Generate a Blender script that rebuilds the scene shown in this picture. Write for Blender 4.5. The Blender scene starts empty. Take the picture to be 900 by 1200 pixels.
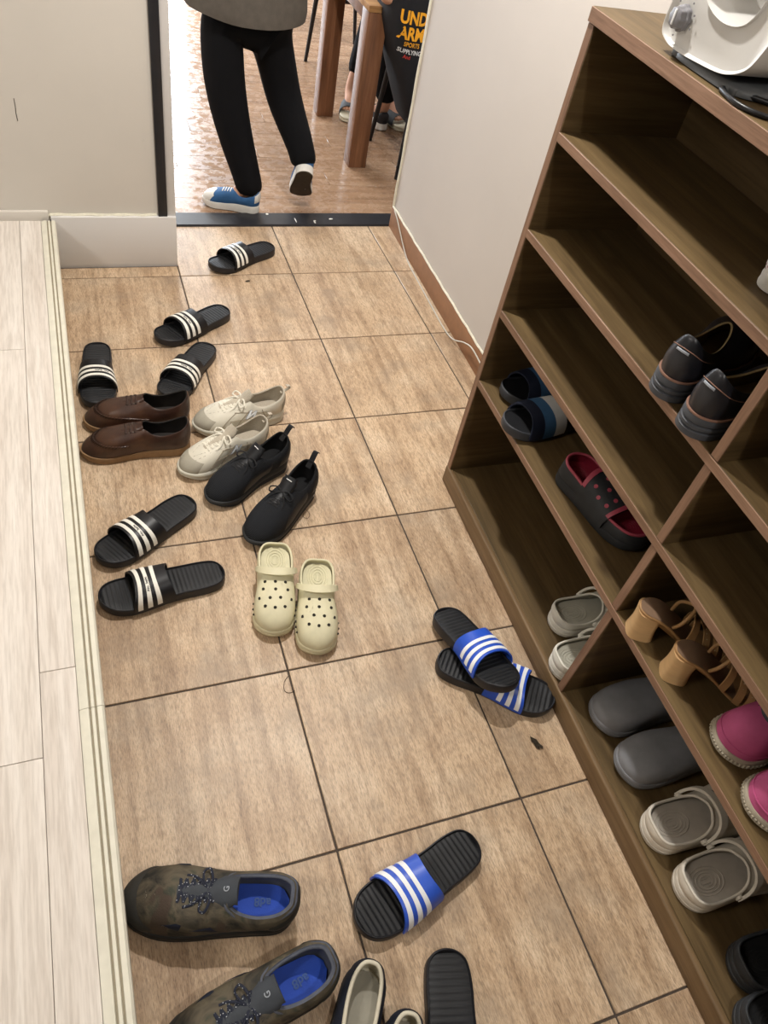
import bpy, bmesh, math, random
from mathutils import Vector, Matrix
from mathutils.bvhtree import BVHTree
random.seed(7)
SC = bpy.context.scene
COL = SC.collection
PI = math.pi

# ------------------------------------------------------------------ camera, world, lamps, exposure
cam_data = bpy.data.cameras.new('camera')
cam = bpy.data.objects.new('camera', cam_data)
COL.objects.link(cam)
R = ((0.93574361, -0.31080316, 0.1666892), (-0.12552719, -0.73518948, -0.66613764), (0.32958583, 0.60241002, -0.7269631))
cam.matrix_world = Matrix(((R[0][0], -R[1][0], -R[2][0], 0.08663543), (R[0][1], -R[1][1], -R[2][1], -2.82891928),
                           (R[0][2], -R[1][2], -R[2][2], 1.50296919), (0, 0, 0, 1)))
cam_data.sensor_fit = 'VERTICAL'
cam_data.sensor_height = 36.0
cam_data.lens = 892.4847633 / 1200 * 36
cam_data.clip_start = 0.02
SC.camera = cam
SC.view_settings.view_transform = 'Standard'
SC.view_settings.look = 'None'
SC.view_settings.gamma = 1.0
SC.view_settings.use_curve_mapping = False
SC.view_settings.exposure = 0.3
w = bpy.data.worlds.new('daylight')
SC.world = w
w.use_nodes = True
w.node_tree.nodes['Background'].inputs[0].default_value = (0.62, 0.75, 1.0, 1)
w.node_tree.nodes['Background'].inputs[1].default_value = 1.2
LAMPS = [  # ceiling downlights: x, y, watts, diameter
    (0.62, -1.17, 31, 0.09), (0.62, -3.35, 10, 0.09), (-1.9, -2.3, 17, 0.6)]
FAR_FILL = [(2.3, 1.6, 20, 0.5), (0.4, 2.0, 18, 0.5)]  # unseen lamps added to raise the dining room's ambient light
CEIL = 2.4
LAMP_COL = (1.0, 0.965, 0.915)

def add_lamp(x, y, z, watts, d, color, name, parent=None):
    ld = bpy.data.lights.new(name, 'AREA')
    ld.shape = 'DISK'; ld.size = d; ld.energy = watts; ld.color = color
    o = bpy.data.objects.new(name, ld)
    o.location = (x, y, z)
    COL.objects.link(o)
    return o
for i, (x, y, e, d) in enumerate(LAMPS):
    add_lamp(x, y, CEIL - 0.035, e, d, LAMP_COL, 'downlight_beam')
for i, (x, y, e, d) in enumerate(FAR_FILL):
    add_lamp(x, y, CEIL - 0.035, e, d, (0.95, 0.97, 1.0), 'dining_fill_beam')
win = bpy.data.lights.new('window_daylight', 'AREA')   # daylight arriving through the far room's window
win.shape = 'RECTANGLE'; win.size = 1.6; win.size_y = 1.9; win.energy = 160; win.color = (0.86, 0.93, 1.0)
wo = bpy.data.objects.new('window_daylight', win)
wo.location = (0.30, 4.40, 1.15); wo.rotation_euler = (-PI / 2, 0, 0)
COL.objects.link(wo)

# ------------------------------------------------------------------ materials
def hx(s):
    s = s.lstrip('#')
    v = [int(s[i:i + 2], 16) / 255 for i in (0, 2, 4)]
    return tuple(c / 12.92 if c <= 0.04045 else ((c + 0.055) / 1.055) ** 2.4 for c in v)

class NT:
    def __init__(self, name):
        self.m = bpy.data.materials.new(name); self.m.use_nodes = True
        self.t = self.m.node_tree; self.n = self.t.nodes; self.l = self.t.links
        self.b = self.n['Principled BSDF']
    def add(self, typ, **kw):
        nd = self.n.new(typ)
        for k, v in kw.items(): setattr(nd, k, v)
        return nd
    def coords(self, stretch=(1, 1, 1), rand=False):
        tc = self.add('ShaderNodeTexCoord'); mp = self.add('ShaderNodeMapping')
        mp.inputs['Scale'].default_value = stretch
        self.l.new(tc.outputs['Object'], mp.inputs['Vector'])
        if rand:
            oi = self.add('ShaderNodeObjectInfo'); mu = self.add('ShaderNodeMath', operation='MULTIPLY')
            mu.inputs[1].default_value = 37.0
            self.l.new(oi.outputs['Random'], mu.inputs[0]); self.l.new(mu.outputs[0], mp.inputs['Location'])
        return mp.outputs[0]
    def noise(self, vec, scale, detail=4, rough=.55, dist=0):
        t = self.add('ShaderNodeTexNoise'); t.inputs['Scale'].default_value = scale
        t.inputs['Detail'].default_value = detail; t.inputs['Roughness'].default_value = rough
        t.inputs['Distortion'].default_value = dist
        self.l.new(vec, t.inputs['Vector']); return t.outputs['Fac']
    def ramp(self, fac, stops):
        r = self.add('ShaderNodeValToRGB'); e = r.color_ramp.elements
        while len(e) < len(stops): e.new(0.5)
        for k, (p, c) in enumerate(stops):
            e[k].position = p; e[k].color = (c[0], c[1], c[2], 1)
        self.l.new(fac, r.inputs['Fac']); return r.outputs['Color']
    def mix(self, fac, a, b, blend='MIX'):
        x = self.add('ShaderNodeMix', data_type='RGBA', blend_type=blend)
        for s, v in ((0, fac), (6, a), (7, b)):
            if isinstance(v, (int, float)): x.inputs[s].default_value = v
            elif isinstance(v, tuple): x.inputs[s].default_value = (v[0], v[1], v[2], 1)
            else: self.l.new(v, x.inputs[s])
        return x.outputs[2]
    def bump(self, h, strength=.3, dist=.002):
        b = self.add('ShaderNodeBump'); b.inputs['Strength'].default_value = strength
        b.inputs['Distance'].default_value = dist
        self.l.new(h, b.inputs['Height']); self.l.new(b.outputs[0], self.b.inputs['Normal'])
    def color(self, c):
        if isinstance(c, tuple): self.b.inputs['Base Color'].default_value = (c[0], c[1], c[2], 1)
        else: self.l.new(c, self.b.inputs['Base Color'])
    def rough(self, r, spec=.5):
        self.b.inputs['Roughness'].default_value = r
        self.b.inputs['Specular IOR Level'].default_value = spec

MC = {}
def mat(name, col, rough=.55, var=.12, scale=40, bump=0., bscale=300, spec=.4, stretch=(1, 1, 1), metal=0., rand=False):
    if name in MC: return MC[name]
    a = NT(name); c = hx(col)
    v = a.coords(stretch, rand)
    lo = tuple(x * (1 - var) for x in c); hi = tuple(min(1, x * (1 + var)) for x in c)
    a.color(a.ramp(a.noise(v, scale), [(.3, lo), (.7, hi)]))
    a.rough(rough, spec); a.b.inputs['Metallic'].default_value = metal
    if bump: a.bump(a.noise(v, bscale, 2), bump, .001)
    MC[name] = a.m
    return a.m

def tile_mat():
    a = NT('wood_look_tile'); v = a.coords((1, 1, 1), True)
    s1 = a.add('ShaderNodeMapping'); s1.inputs['Scale'].default_value = (1, .07, 1); a.l.new(v, s1.inputs['Vector'])
    s2 = a.add('ShaderNodeMapping'); s2.inputs['Scale'].default_value = (1, .16, 1); a.l.new(v, s2.inputs['Vector'])
    broad = a.ramp(a.noise(v, 6, 3), [(.32, hx('#c9b094')), (.5, hx('#d9c1a4')), (.68, hx('#e5d1b7'))])
    band = a.ramp(a.noise(s1.outputs[0], 34, 3), [(.36, hx('#a08a72')), (.55, (1, 1, 1))])
    c = a.mix(.38, broad, band, 'MULTIPLY')
    fine = a.ramp(a.noise(s2.outputs[0], 520, 4, .7), [(.38, hx('#6b5847')), (.5, hx('#e0cfb8')), (.66, hx('#ffffff'))])
    c = a.mix(.52, c, fine, 'MULTIPLY')
    mid = a.ramp(a.noise(s2.outputs[0], 125, 3, .65), [(.34, hx('#9a8570')), (.5, (1, 1, 1))])
    c = a.mix(.36, c, mid, 'MULTIPLY')
    grey = a.ramp(a.noise(v, 8, 4, .6), [(.5, (0, 0, 0)), (.72, (1, 1, 1))])
    gm = a.add('ShaderNodeMath', operation='MULTIPLY'); gm.inputs[1].default_value = .5; a.l.new(grey, gm.inputs[0])
    c = a.mix(gm.outputs[0], c, hx('#978775'))
    oi = a.add('ShaderNodeObjectInfo')
    tone = a.ramp(oi.outputs['Random'], [(0, (.88, .87, .87)), (1, (1, 1, 1))])
    c = a.mix(1.0, c, tone, 'MULTIPLY')
    a.color(c); a.rough(.40, .4)
    a.bump(a.noise(s2.outputs[0], 520, 4, .7), .25, .001)
    return a.m

def wood_mat(name, stops, grain_axis='y', scale=14, rough=.5, knots=True, rand=True, spec=.35):
    a = NT(name); v = a.coords((1, 1, 1), rand)
    st = {'x': (.06, 1, 1), 'y': (1, .06, 1), 'z': (1, 1, .06)}[grain_axis]
    s = a.add('ShaderNodeMapping'); s.inputs['Scale'].default_value = st; a.l.new(v, s.inputs['Vector'])
    n1 = a.noise(s.outputs[0], scale * 2.2, 5, .6, .6)
    c = a.ramp(n1, [(.3, hx(stops[0])), (.52, hx(stops[1])), (.72, hx(stops[2]))])
    fine = a.ramp(a.noise(s.outputs[0], scale * 14, 3, .6), [(.35, (.72, .70, .68)), (.6, (1, 1, 1))])
    c = a.mix(.6, c, fine, 'MULTIPLY')
    if knots:
        vo = a.add('ShaderNodeTexVoronoi'); vo.inputs['Scale'].default_value = 5.5
        k = a.add('ShaderNodeMapping'); k.inputs['Scale'].default_value = {'x': (.5, 1, 1), 'y': (1, .5, 1), 'z': (1, 1, .5)}[grain_axis]
        a.l.new(v, k.inputs['Vector']); a.l.new(k.outputs[0], vo.inputs['Vector'])
        kn = a.ramp(vo.outputs['Distance'], [(.03, (.38, .33, .28)), (.10, (1, 1, 1))])
        c = a.mix(.8, c, kn, 'MULTIPLY')
    a.color(c); a.rough(rough, spec)
    a.bump(a.noise(s.outputs[0], scale * 14, 3, .6), .12, .001)
    return a.m

def wall_mat(name, col, dirt=.06):
    a = NT(name); v = a.coords()
    c = hx(col)
    col_ = a.ramp(a.noise(v, 1.6, 4, .6), [(.3, tuple(x * (1 - dirt) for x in c)), (.7, c)])
    scuff = a.ramp(a.noise(v, 9, 6, .75), [(.22, (.72, .70, .68)), (.33, (1, 1, 1))])
    s = a.add('ShaderNodeMapping'); s.inputs['Scale'].default_value = (.25, .25, 1); a.l.new(v, s.inputs['Vector'])
    col_ = a.mix(.35, col_, scuff, 'MULTIPLY')
    a.color(col_); a.rough(.75, .25)
    a.bump(a.noise(s.outputs[0], 420, 2), .18, .0008)
    return a.m

M_TILE = tile_mat()
M_GROUT = mat('dark_grout', '#4a4038', .85, .2, 60)
M_SHELF = wood_mat('shelf_laminate', ('#4c3d25', '#624f33', '#746040'), 'y', 11)
M_SHELFX = wood_mat('shelf_laminate_cross', ('#4c3d25', '#624f33', '#746040'), 'x', 11)
M_EDGE = wood_mat('shelf_edge_band', ('#7a5d49', '#8f6f59', '#a07f69'), 'y', 22, .5, False)
M_EDGEZ = wood_mat('shelf_edge_band_upright', ('#7a5d49', '#8f6f59', '#a07f69'), 'z', 22, .5, False)
M_WALL = wall_mat('cream_wallpaper', '#cdc6bf')
M_PANEL = wall_mat('grey_wall_panel', '#d2ccc3')
M_STEP = wall_mat('white_step_board', '#d9d6d3')
M_CEIL = mat('white_ceiling', '#f0ede6', .8, .03, 8)
M_TRIM = mat('cream_trim', '#dad6c6', .45, .06, 30)
M_GROOVE = mat('taupe_groove', '#8d8470', .6, .1, 40)  # groove shading and dirt put into one taupe colour
M_PLANK = wood_mat('pale_vinyl_plank', ('#d3c9bf', '#ded6cd', '#e6dfd7'), 'y', 14, .38, False)
M_FARFLOOR = wood_mat('brown_plank_floor', ('#8a6c54', '#a3846a', '#b4977d'), 'x', 12, .14, False, True, .6)
nt_ = M_FARFLOOR.node_tree; pb_ = nt_.nodes['Principled BSDF']     # worn varnish: broken gloss
tc_ = nt_.nodes.new('ShaderNodeTexCoord'); nz_ = nt_.nodes.new('ShaderNodeTexNoise'); nz_.inputs['Scale'].default_value = 22; nz_.inputs['Detail'].default_value = 5; nz_.inputs['Roughness'].default_value = .7
nt_.links.new(tc_.outputs['Object'], nz_.inputs['Vector']); rp_ = nt_.nodes.new('ShaderNodeMapRange'); rp_.inputs[1].default_value = .42; rp_.inputs[2].default_value = .6; rp_.inputs[3].default_value = .10; rp_.inputs[4].default_value = .42
nt_.links.new(nz_.outputs['Fac'], rp_.inputs[0]); nt_.links.new(rp_.outputs[0], pb_.inputs['Roughness'])
M_BASEB = mat('brown_baseboard', '#8d6547', .5, .1, 30)
M_CAULK = mat('cream_caulk', '#ded9c6', .6, .08, 90, .5, 140)
M_BLACKSTRIP = mat('black_strip', '#26262a', .38, .15, 20)
M_CHIP = mat('white_chip', '#e8e6e0', .7, .05, 60)

# ------------------------------------------------------------------ helpers
def mesh_obj(name, bm, m, parent=None, smooth=40, loc=None):
    bmesh.ops.recalc_face_normals(bm, faces=bm.faces[:])
    me = bpy.data.meshes.new(name); bm.to_mesh(me); bm.free()
    for mm in (m if isinstance(m, (list, tuple)) else [m]): me.materials.append(mm)
    if smooth:
        me.polygons.foreach_set('use_smooth', [True] * len(me.polygons))
        me.set_sharp_from_angle(angle=math.radians(smooth))
    o = bpy.data.objects.new(name, me); COL.objects.link(o)
    if parent is not None: o.parent = parent
    if loc: o.location = loc
    return o

def empty(name, loc=(0, 0, 0), rz=0., rot=None):
    o = bpy.data.objects.new(name, None); o.empty_display_size = .05
    o.location = loc; o.rotation_euler = rot if rot else (0, 0, rz)
    COL.objects.link(o); return o

def tag(o, label, cat, group=None):
    o['label'] = label; o['category'] = cat
    if group: o['group'] = group
    return o
def struct(o):
    o['kind'] = 'structure'; return o
def copy_tree(o, parent=None):
    c = o.copy(); COL.objects.link(c)
    c.parent = parent
    for ch in list(o.children): copy_tree(ch, c)
    return c

def add_box(bm, lo, hi, bev=0., seg=2):
    t = bmesh.new()
    bmesh.ops.create_cube(t, size=1)
    for v in t.verts:
        v.co = Vector([(lo[k] + hi[k]) / 2 + v.co[k] * (hi[k] - lo[k]) for k in range(3)])
    if bev: bmesh.ops.bevel(t, geom=t.edges[:], offset=bev, segments=seg, profile=.5, affect='EDGES', clamp_overlap=True)
    merge(bm, t)
def merge(bm, t):
    me = bpy.data.meshes.new('tmp'); t.to_mesh(me); t.free(); bm.from_mesh(me); bpy.data.meshes.remove(me)
def box(name, lo, hi, m, parent=None, bev=.0, seg=2):
    bm = bmesh.new(); add_box(bm, lo, hi, bev, seg); return mesh_obj(name, bm, m, parent)
def add_loft(bm, rings, closed=True, cap0=True, cap1=True):
    vs = [[bm.verts.new(p) for p in r] for r in rings]
    n = len(rings[0])
    for a, b in zip(vs, vs[1:]):
        for k in range(n if closed else n - 1):
            j = (k + 1) % n
            try: bm.faces.new((a[k], a[j], b[j], b[k]))
            except ValueError: pass
    if cap0: bm.faces.new(vs[0][::-1])
    if cap1: bm.faces.new(vs[-1])
    return vs
def add_tube(bm, pts, r, seg=8, caps=True, rad=None, flat=1.0):
    pts = [Vector(p) for p in pts]; rings = []; up = None
    for i, p in enumerate(pts):
        t = (pts[min(i + 1, len(pts) - 1)] - pts[max(i - 1, 0)])
        t = t.normalized() if t.length > 1e-9 else Vector((0, 0, 1))
        if up is None:
            up = Vector((0, 0, 1)) if abs(t.z) < .9 else Vector((1, 0, 0))
        s = t.cross(up)
        if s.length < 1e-6: s = t.orthogonal()
        s.normalize(); up = s.cross(t).normalized()
        q = rad[i] if rad else r
        rings.append([p + s * (q * math.cos(2 * PI * k / seg)) + up * (q * flat * math.sin(2 * PI * k / seg)) for k in range(seg)])
    add_loft(bm, rings, True, caps, caps)
def cr(P, n, closed=False):
    """Catmull-Rom through the tuples P, n samples per span."""
    P = [Vector(p) for p in P]; out = []; m = len(P)
    for i in range(m if closed else m - 1):
        if closed: a, b, c, d = P[i - 1], P[i], P[(i + 1) % m], P[(i + 2) % m]
        else: a, b, c, d = P[max(i - 1, 0)], P[i], P[i + 1], P[min(i + 2, m - 1)]
        for k in range(n):
            t = k / n
            out.append(.5 * ((2 * b) + (c - a) * t + (2 * a - 5 * b + 4 * c - d) * t * t + (3 * b - a - 3 * c + d) * t ** 3))
    if not closed: out.append(P[-1])
    return out
def add_shell(bm, f, nu, nv, th, u0=0, u1=1, v0=0, v1=1, lift=0.):
    """A sheet f(u,v) with thickness th, grown along its normal from lift to lift+th."""
    e = 1e-3; top = []; bot = []
    for i in range(nu + 1):
        for j in range(nv + 1):
            u = u0 + (u1 - u0) * i / nu; v = v0 + (v1 - v0) * j / nv
            p = Vector(f(u, v))
            du = Vector(f(min(u + e, 1), v)) - Vector(f(max(u - e, 0), v)); dv = Vector(f(u, min(v + e, 1))) - Vector(f(u, max(v - e, 0)))
            nn = du.cross(dv)
            nn = nn.normalized() if nn.length > 1e-12 else Vector((0, 0, 1))
            top.append(bm.verts.new(p + nn * (lift + th))); bot.append(bm.verts.new(p + nn * lift))
    W = nv + 1
    for i in range(nu):
        for j in range(nv):
            a, b, c, d = i * W + j, (i + 1) * W + j, (i + 1) * W + j + 1, i * W + j + 1
            bm.faces.new((top[a], top[b], top[c], top[d])); bm.faces.new((bot[d], bot[c], bot[b], bot[a]))
    per = [i * W for i in range(nu + 1)] + [nu * W + j for j in range(1, nv + 1)] + [i * W + nv for i in range(nu - 1, -1, -1)] + [j for j in range(nv - 1, 0, -1)]
    for a, b in zip(per, per[1:] + per[:1]):
        bm.faces.new((top[a], bot[a], bot[b], top[b]))
_TXT = {}
def text_mesh(s, size=1.0, bold=0.):
    """Flat glyph outlines of s as (verts, faces), centred on the origin."""
    key = (s, size, bold)
    if key in _TXT: return _TXT[key]
    cu = bpy.data.curves.new('txt', 'FONT'); cu.body = s; cu.size = size; cu.align_x = 'CENTER'; cu.align_y = 'CENTER'
    cu.offset = bold; cu.resolution_u = 3
    o = bpy.data.objects.new('txt', cu); COL.objects.link(o)
    dg = bpy.context.evaluated_depsgraph_get(); dg.update()
    me = bpy.data.meshes.new_from_object(o.evaluated_get(dg))
    r = ([v.co.copy() for v in me.vertices], [tuple(p.vertices) for p in me.polygons])
    bpy.data.objects.remove(o); bpy.data.curves.remove(cu); bpy.data.meshes.remove(me)
    _TXT[key] = r
    return r
def add_text(bm, s, size, fn, bold=0.):
    V, F = text_mesh(s, size, bold)
    vs = [bm.verts.new(fn(v.x, v.y)) for v in V]
    for f in F:
        try: bm.faces.new([vs[k] for k in f])
        except ValueError: pass
# ------------------------------------------------------------------ the setting
T = 0.4
fl = bmesh.new()
add_box(fl, (-.2, -7.2, -.06), (1.75, .02, -.0025))
floor = struct(mesh_obj('floor', fl, M_GROUT))
xs = [.012, .401, .802, 1.203, 1.31]
tile_cache = {}
for j in range(0, 10):
    y1 = -T * j - .002; y0 = -T * (j + 1) + .002
    if j == 0: y1 = -.062
    for i in range(4):
        x0, x1 = xs[i] + .002, xs[i + 1] - .002
        if i == 0 and j == 0: y1_ = -.338
        else: y1_ = y1
        key = (round(x1 - x0, 4), round(y1_ - y0, 4))
        if key not in tile_cache:
            b = bmesh.new(); add_box(b, (-key[0] / 2, -key[1] / 2, -.0045), (key[0] / 2, key[1] / 2, 0), .0012, 1)
            o = mesh_obj('tile', b, M_TILE, floor); tile_cache[key] = o
        else:
            o = tile_cache[key].copy(); COL.objects.link(o)
        o.location = ((x0 + x1) / 2, (y0 + y1_) / 2, 0)
# threshold strip at the doorway
th = bmesh.new()
add_loft(th, [[(x, -.060, -.002), (x, -.056, .006), (x, .026, .010), (x, .034, .006), (x, .034, -.002)] for x in (.40, 1.335)])
trim_t = struct(mesh_obj('trim_1', th, M_BLACKSTRIP, None, 25))
for (x, y, sx, sy) in ((.905, -.03, .002, .02), (.98, -.046, .004, .010), (.983, -.035, .006, .004), (1.055, -.02, .010, .005), (.80, .018, .006, .006)):
    bx = bmesh.new(); bmesh.ops.create_uvsphere(bx, u_segments=7, v_segments=4, radius=1)
    for v in bx.verts: v.co = Vector((x + v.co.x * sx * random.uniform(.7, 1.2), y + v.co.y * sy, .0095 + v.co.z * .0012))
    mesh_obj('paint_chip', bx, M_CHIP, trim_t)
# raised platform on the left with its plank covering
pf = bmesh.new(); add_box(pf, (-3.35, -7.2, -.02), (.010, -.32, .160))
plat = struct(mesh_obj('floor_raised', pf, M_STEP))
rows = [(-.0215, -.0835), (-.0845, -.2035), (-.2045, -.3235), (-.3245, -.4435), (-.4445, -.5635), (-.5645, -.6835), (-.6845, -.8035), (-.8045, -.95), (-.951, -1.10), (-1.101, -1.298)]
cuts = [[-.325, -1.995, -3.4, -5.1], [-.325, -1.0, -2.165, -3.5, -5.1]]
pc = {}
for r, (xa, xb) in enumerate(rows):
    cs = cuts[r % 2]
    for ya, yb in zip(cs, cs[1:]):
        key = (round(xa - xb, 4), round(ya - yb, 4))
        if key not in pc:
            b = bmesh.new(); add_box(b, (-key[0] / 2, -key[1] / 2 + .0006, -.005), (key[0] / 2, key[1] / 2 - .0006, 0), .0006, 1)
            o = mesh_obj('plank', b, M_PLANK, plat); pc[key] = o
        else: o = pc[key].copy(); COL.objects.link(o)
        o.location = ((xa + xb) / 2, (ya + yb) / 2, .165)
# moulded nosing along the platform edge, two lengths
prof = [(-.0205, .160), (-.0205, .1672), (-.013, .1702), (-.0045, .1702), (-.0035, .1672), (-.0005, .1672), (.0005, .1702), (.0055, .1702), (.0065, .1672),
        (.0095, .1672), (.0105, .1706), (.0185, .1706), (.0222, .1668), (.0222, .140), (.0185, .137), (.0105, .137), (.0105, .160)]
for k, (ya, yb) in enumerate(((-.335, -2.0895), (-2.0905, -5.1))):
    b = bmesh.new(); add_loft(b, [[(x, ya, z) for x, z in prof], [(x, yb, z) for x, z in prof]])
    t = struct(mesh_obj('trim_%d' % (k + 2), b, M_TRIM, None, 30))
    for gx in (-.0020, .0080):
        box('groove_line', (gx - .0017, yb, .1668), (gx + .0017, ya, .1677), M_GROOVE, t)
b = bmesh.new(); add_box(b, (.009, -5.1, -.002), (.0125, -.335, .138)); struct(mesh_obj('trim_4', b, mat('kerb_face', '#b5ac98', .6, .2, 14)))
# wall with the step box, left of the doorway
b = bmesh.new(); add_box(b, (-3.42, -.315, -.05), (.401, -.02, CEIL))
wb = struct(mesh_obj('wall_back', b, M_PANEL))
box('frame_strip', (.346, -.325, .178), (.375, -.300, CEIL - .002), M_BLACKSTRIP, wb, .0015)
box('frame_return', (.3755, -.3195, .178), (.402, -.300, CEIL - .002), M_STEP, wb, .001)
b = bmesh.new(); add_box(b, (.010, -.332, -.003), (.402, -.310, .179), .0012)
step = struct(mesh_obj('trim_5', b, M_STEP))
b = bmesh.new(); add_tube(b, [(x, -.3165 - .002 * math.sin(x * 90), .1795 + .0012 * math.sin(x * 61)) for x in [.005 + .012 * k for k in range(29)]], .0055, 6); mesh_obj('caulk_bead', b, M_CAULK, step)
b = bmesh.new(); add_box(b, (-3.3, -.327, .163), (.004, -.312, .195), .001); struct(mesh_obj('baseboard_back', b, M_PANEL))
b = bmesh.new(); add_tube(b, [(-.038, -.3155, .53), (-.0375, -.3155, .51), (-.039, -.3155, .49), (-.038, -.3155, .468)], .0011, 5); mesh_obj('crack', b, mat('crack_dark', '#5c5650', .8), wb)
# right wall (a touch out of square), its baseboard, caulk and end bead
def wx(y): return 1.275 + .02 * (y + 1.5)
b = bmesh.new(); add_loft(b, [[(wx(-.055), -.055, z), (wx(-7.2), -7.2, z), (1.75, -7.2, z), (1.75, -.055, z)] for z in (-.05, CEIL)])
wr = struct(mesh_obj('wall_right', b, M_WALL))
b = bmesh.new(); add_loft(b, [[(wx(y) - d, y, z) for (d, z) in ((-.003, -.003), (.009, -.003), (.009, .080), (.006, .084), (-.003, .084))] for y in (-.060, -1.46)])
bb = struct(mesh_obj('baseboard_right', b, M_BASEB))
b = bmesh.new(); add_tube(b, [(wx(y) - .004, y, .0855 + .0012 * math.sin(y * 40) + .0008 * math.sin(y * 97)) for y in [-.06 - .02 * k for k in range(71)]], .0042, 6); mesh_obj('caulk_bead', b, M_CAULK, bb)
b = bmesh.new(); add_tube(b, [(wx(-.057) - .001 + .0012 * math.sin(z * 30), -.057, z) for z in [.0 + .04 * k for k in range(60)]], .006, 6); mesh_obj('corner_bead', b, M_CAULK, wr)
M_DIM = wall_mat('brown_grey_wall', '#8d8378')
# unseen walls that close the entrance hall, and the ceiling
b = bmesh.new(); add_box(b, (-3.42, -7.2, -.05), (-3.30, -.2, CEIL)); struct(mesh_obj('wall_left', b, M_DIM))
b = bmesh.new(); add_box(b, (-3.42, -7.32, -.05), (1.75, -7.2, CEIL)); struct(mesh_obj('wall_front', b, M_DIM))
b = bmesh.new(); add_box(b, (-3.42, -7.32, CEIL), (4.2, 4.7, CEIL + .1)); struct(mesh_obj('ceiling', b, M_CEIL))
# dining room beyond the doorway
b = bmesh.new(); add_box(b, (-1.6, .020, -.05), (4.2, 4.7, -.004)); ff = struct(mesh_obj('floor_dining', b, M_GROUT))
pc = {}
PW, PL = .125, 1.0
for r in range(0, 36):
    ya = .035 + PW * r; off = (r * .37) % 1.0
    for k in range(-1, 6):
        xa = -1.6 + off + (k) * PL; xb = min(xa + PL, 4.15); xa = max(xa, -1.58)
        if xb - xa < .05: continue
        if r > 24 and (xb < -.2 or xa > 3.4): pass
        key = round(xb - xa, 3)
        if key not in pc:
            b = bmesh.new(); add_box(b, (-key / 2 + .0006, -PW / 2 + .0006, -.004), (key / 2 - .0006, PW / 2 - .0006, 0), .0007, 1)
            o = mesh_obj('plank', b, M_FARFLOOR, ff); pc[key] = o
        else: o = pc[key].copy(); COL.objects.link(o)
        o.location = ((xa + xb) / 2, ya + PW / 2, .002)
b = bmesh.new(); add_box(b, (-1.72, -.02, -.05), (-1.6, 4.7, CEIL)); struct(mesh_obj('wall_dining_left', b, M_WALL))
b = bmesh.new(); add_box(b, (4.15, -.06, -.05), (4.27, 4.7, CEIL)); struct(mesh_obj('wall_dining_right', b, M_WALL))
b = bmesh.new(); add_box(b, (1.75, -.18, -.05), (4.2, -.06, CEIL)); struct(mesh_obj('wall_dining_front', b, M_WALL))
b = bmesh.new()
for lo, hi in (((-1.6, 4.5, -.05), (-.55, 4.62, CEIL)), ((1.15, 4.5, -.05), (4.2, 4.62, CEIL)), ((-.55, 4.5, 2.15), (1.15, 4.62, CEIL)), ((-.55, 4.5, -.05), (1.15, 4.62, .12))):
    add_box(b, lo, hi)
struct(mesh_obj('wall_dining_back', b, M_WALL))
b = bmesh.new()
for lo, hi in (((-.55, 4.52, .12), (-.50, 4.58, 2.15)), ((1.10, 4.52, .12), (1.15, 4.58, 2.15)), ((-.50, 4.52, .12), (1.10, 4.58, .17)), ((-.50, 4.52, 2.10), (1.10, 4.58, 2.15)), ((.27, 4.53, .17), (.33, 4.57, 2.10))):
    add_box(b, lo, hi)
wn = struct(mesh_obj('window_1', b, mat('white_window_frame', '#e8e8e6', .4, .03)))
ga = NT('window_glass'); ga.color((1, 1, 1)); ga.rough(0.0); ga.b.inputs['Transmission Weight'].default_value = 1.0; ga.b.inputs['IOR'].default_value = 1.02
for x0, x1 in ((-.50, .27), (.33, 1.10)):
    box('pane', (x0, 4.548, .17), (x1, 4.552, 2.10), ga.m, wn)
# ceiling lamps; the dining room pair is added fill
em = NT('lamp_diffuser'); em.b.inputs['Emission Color'].default_value = (1, .93, .82, 1); em.b.inputs['Emission Strength'].default_value = 12
def ceiling_lamp(x, y, d, lab, grp):
    r = empty('ceiling_light', (x, y, CEIL)); tag(r, lab, 'ceiling light', grp)
    b = bmesh.new(); rr = d / 2
    add_loft(b, [[(q * math.cos(2 * PI * k / 28), q * math.sin(2 * PI * k / 28), z) for k in range(28)] for q, z in ((rr * 1.25, -.0005), (rr * 1.22, -.012), (rr * 1.02, -.014), (rr * 1.0, -.006))], True, True, False)
    mesh_obj('frame', b, M_CEIL, r)
    b = bmesh.new(); bmesh.ops.create_circle(b, cap_ends=True, segments=28, radius=rr)
    for v in b.verts: v.co.z = -.008
    mesh_obj('diffuser', b, em.m, r)
for k, (x, y, e, d) in enumerate(LAMPS): ceiling_lamp(x, y, d, ['small round ceiling downlight over the tiled aisle near the doorway', 'small round ceiling downlight over the tiled aisle behind the camera', 'wide round ceiling lamp over the raised pale floor'][k], 'entrance hall ceiling lamps')
for k, (x, y, e, d) in enumerate(FAR_FILL): ceiling_lamp(x, y, d, ['added large round fill lamp over the dining table', 'added large round fill lamp near the dining room window'][k], 'added dining room fill lamps')

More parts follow.
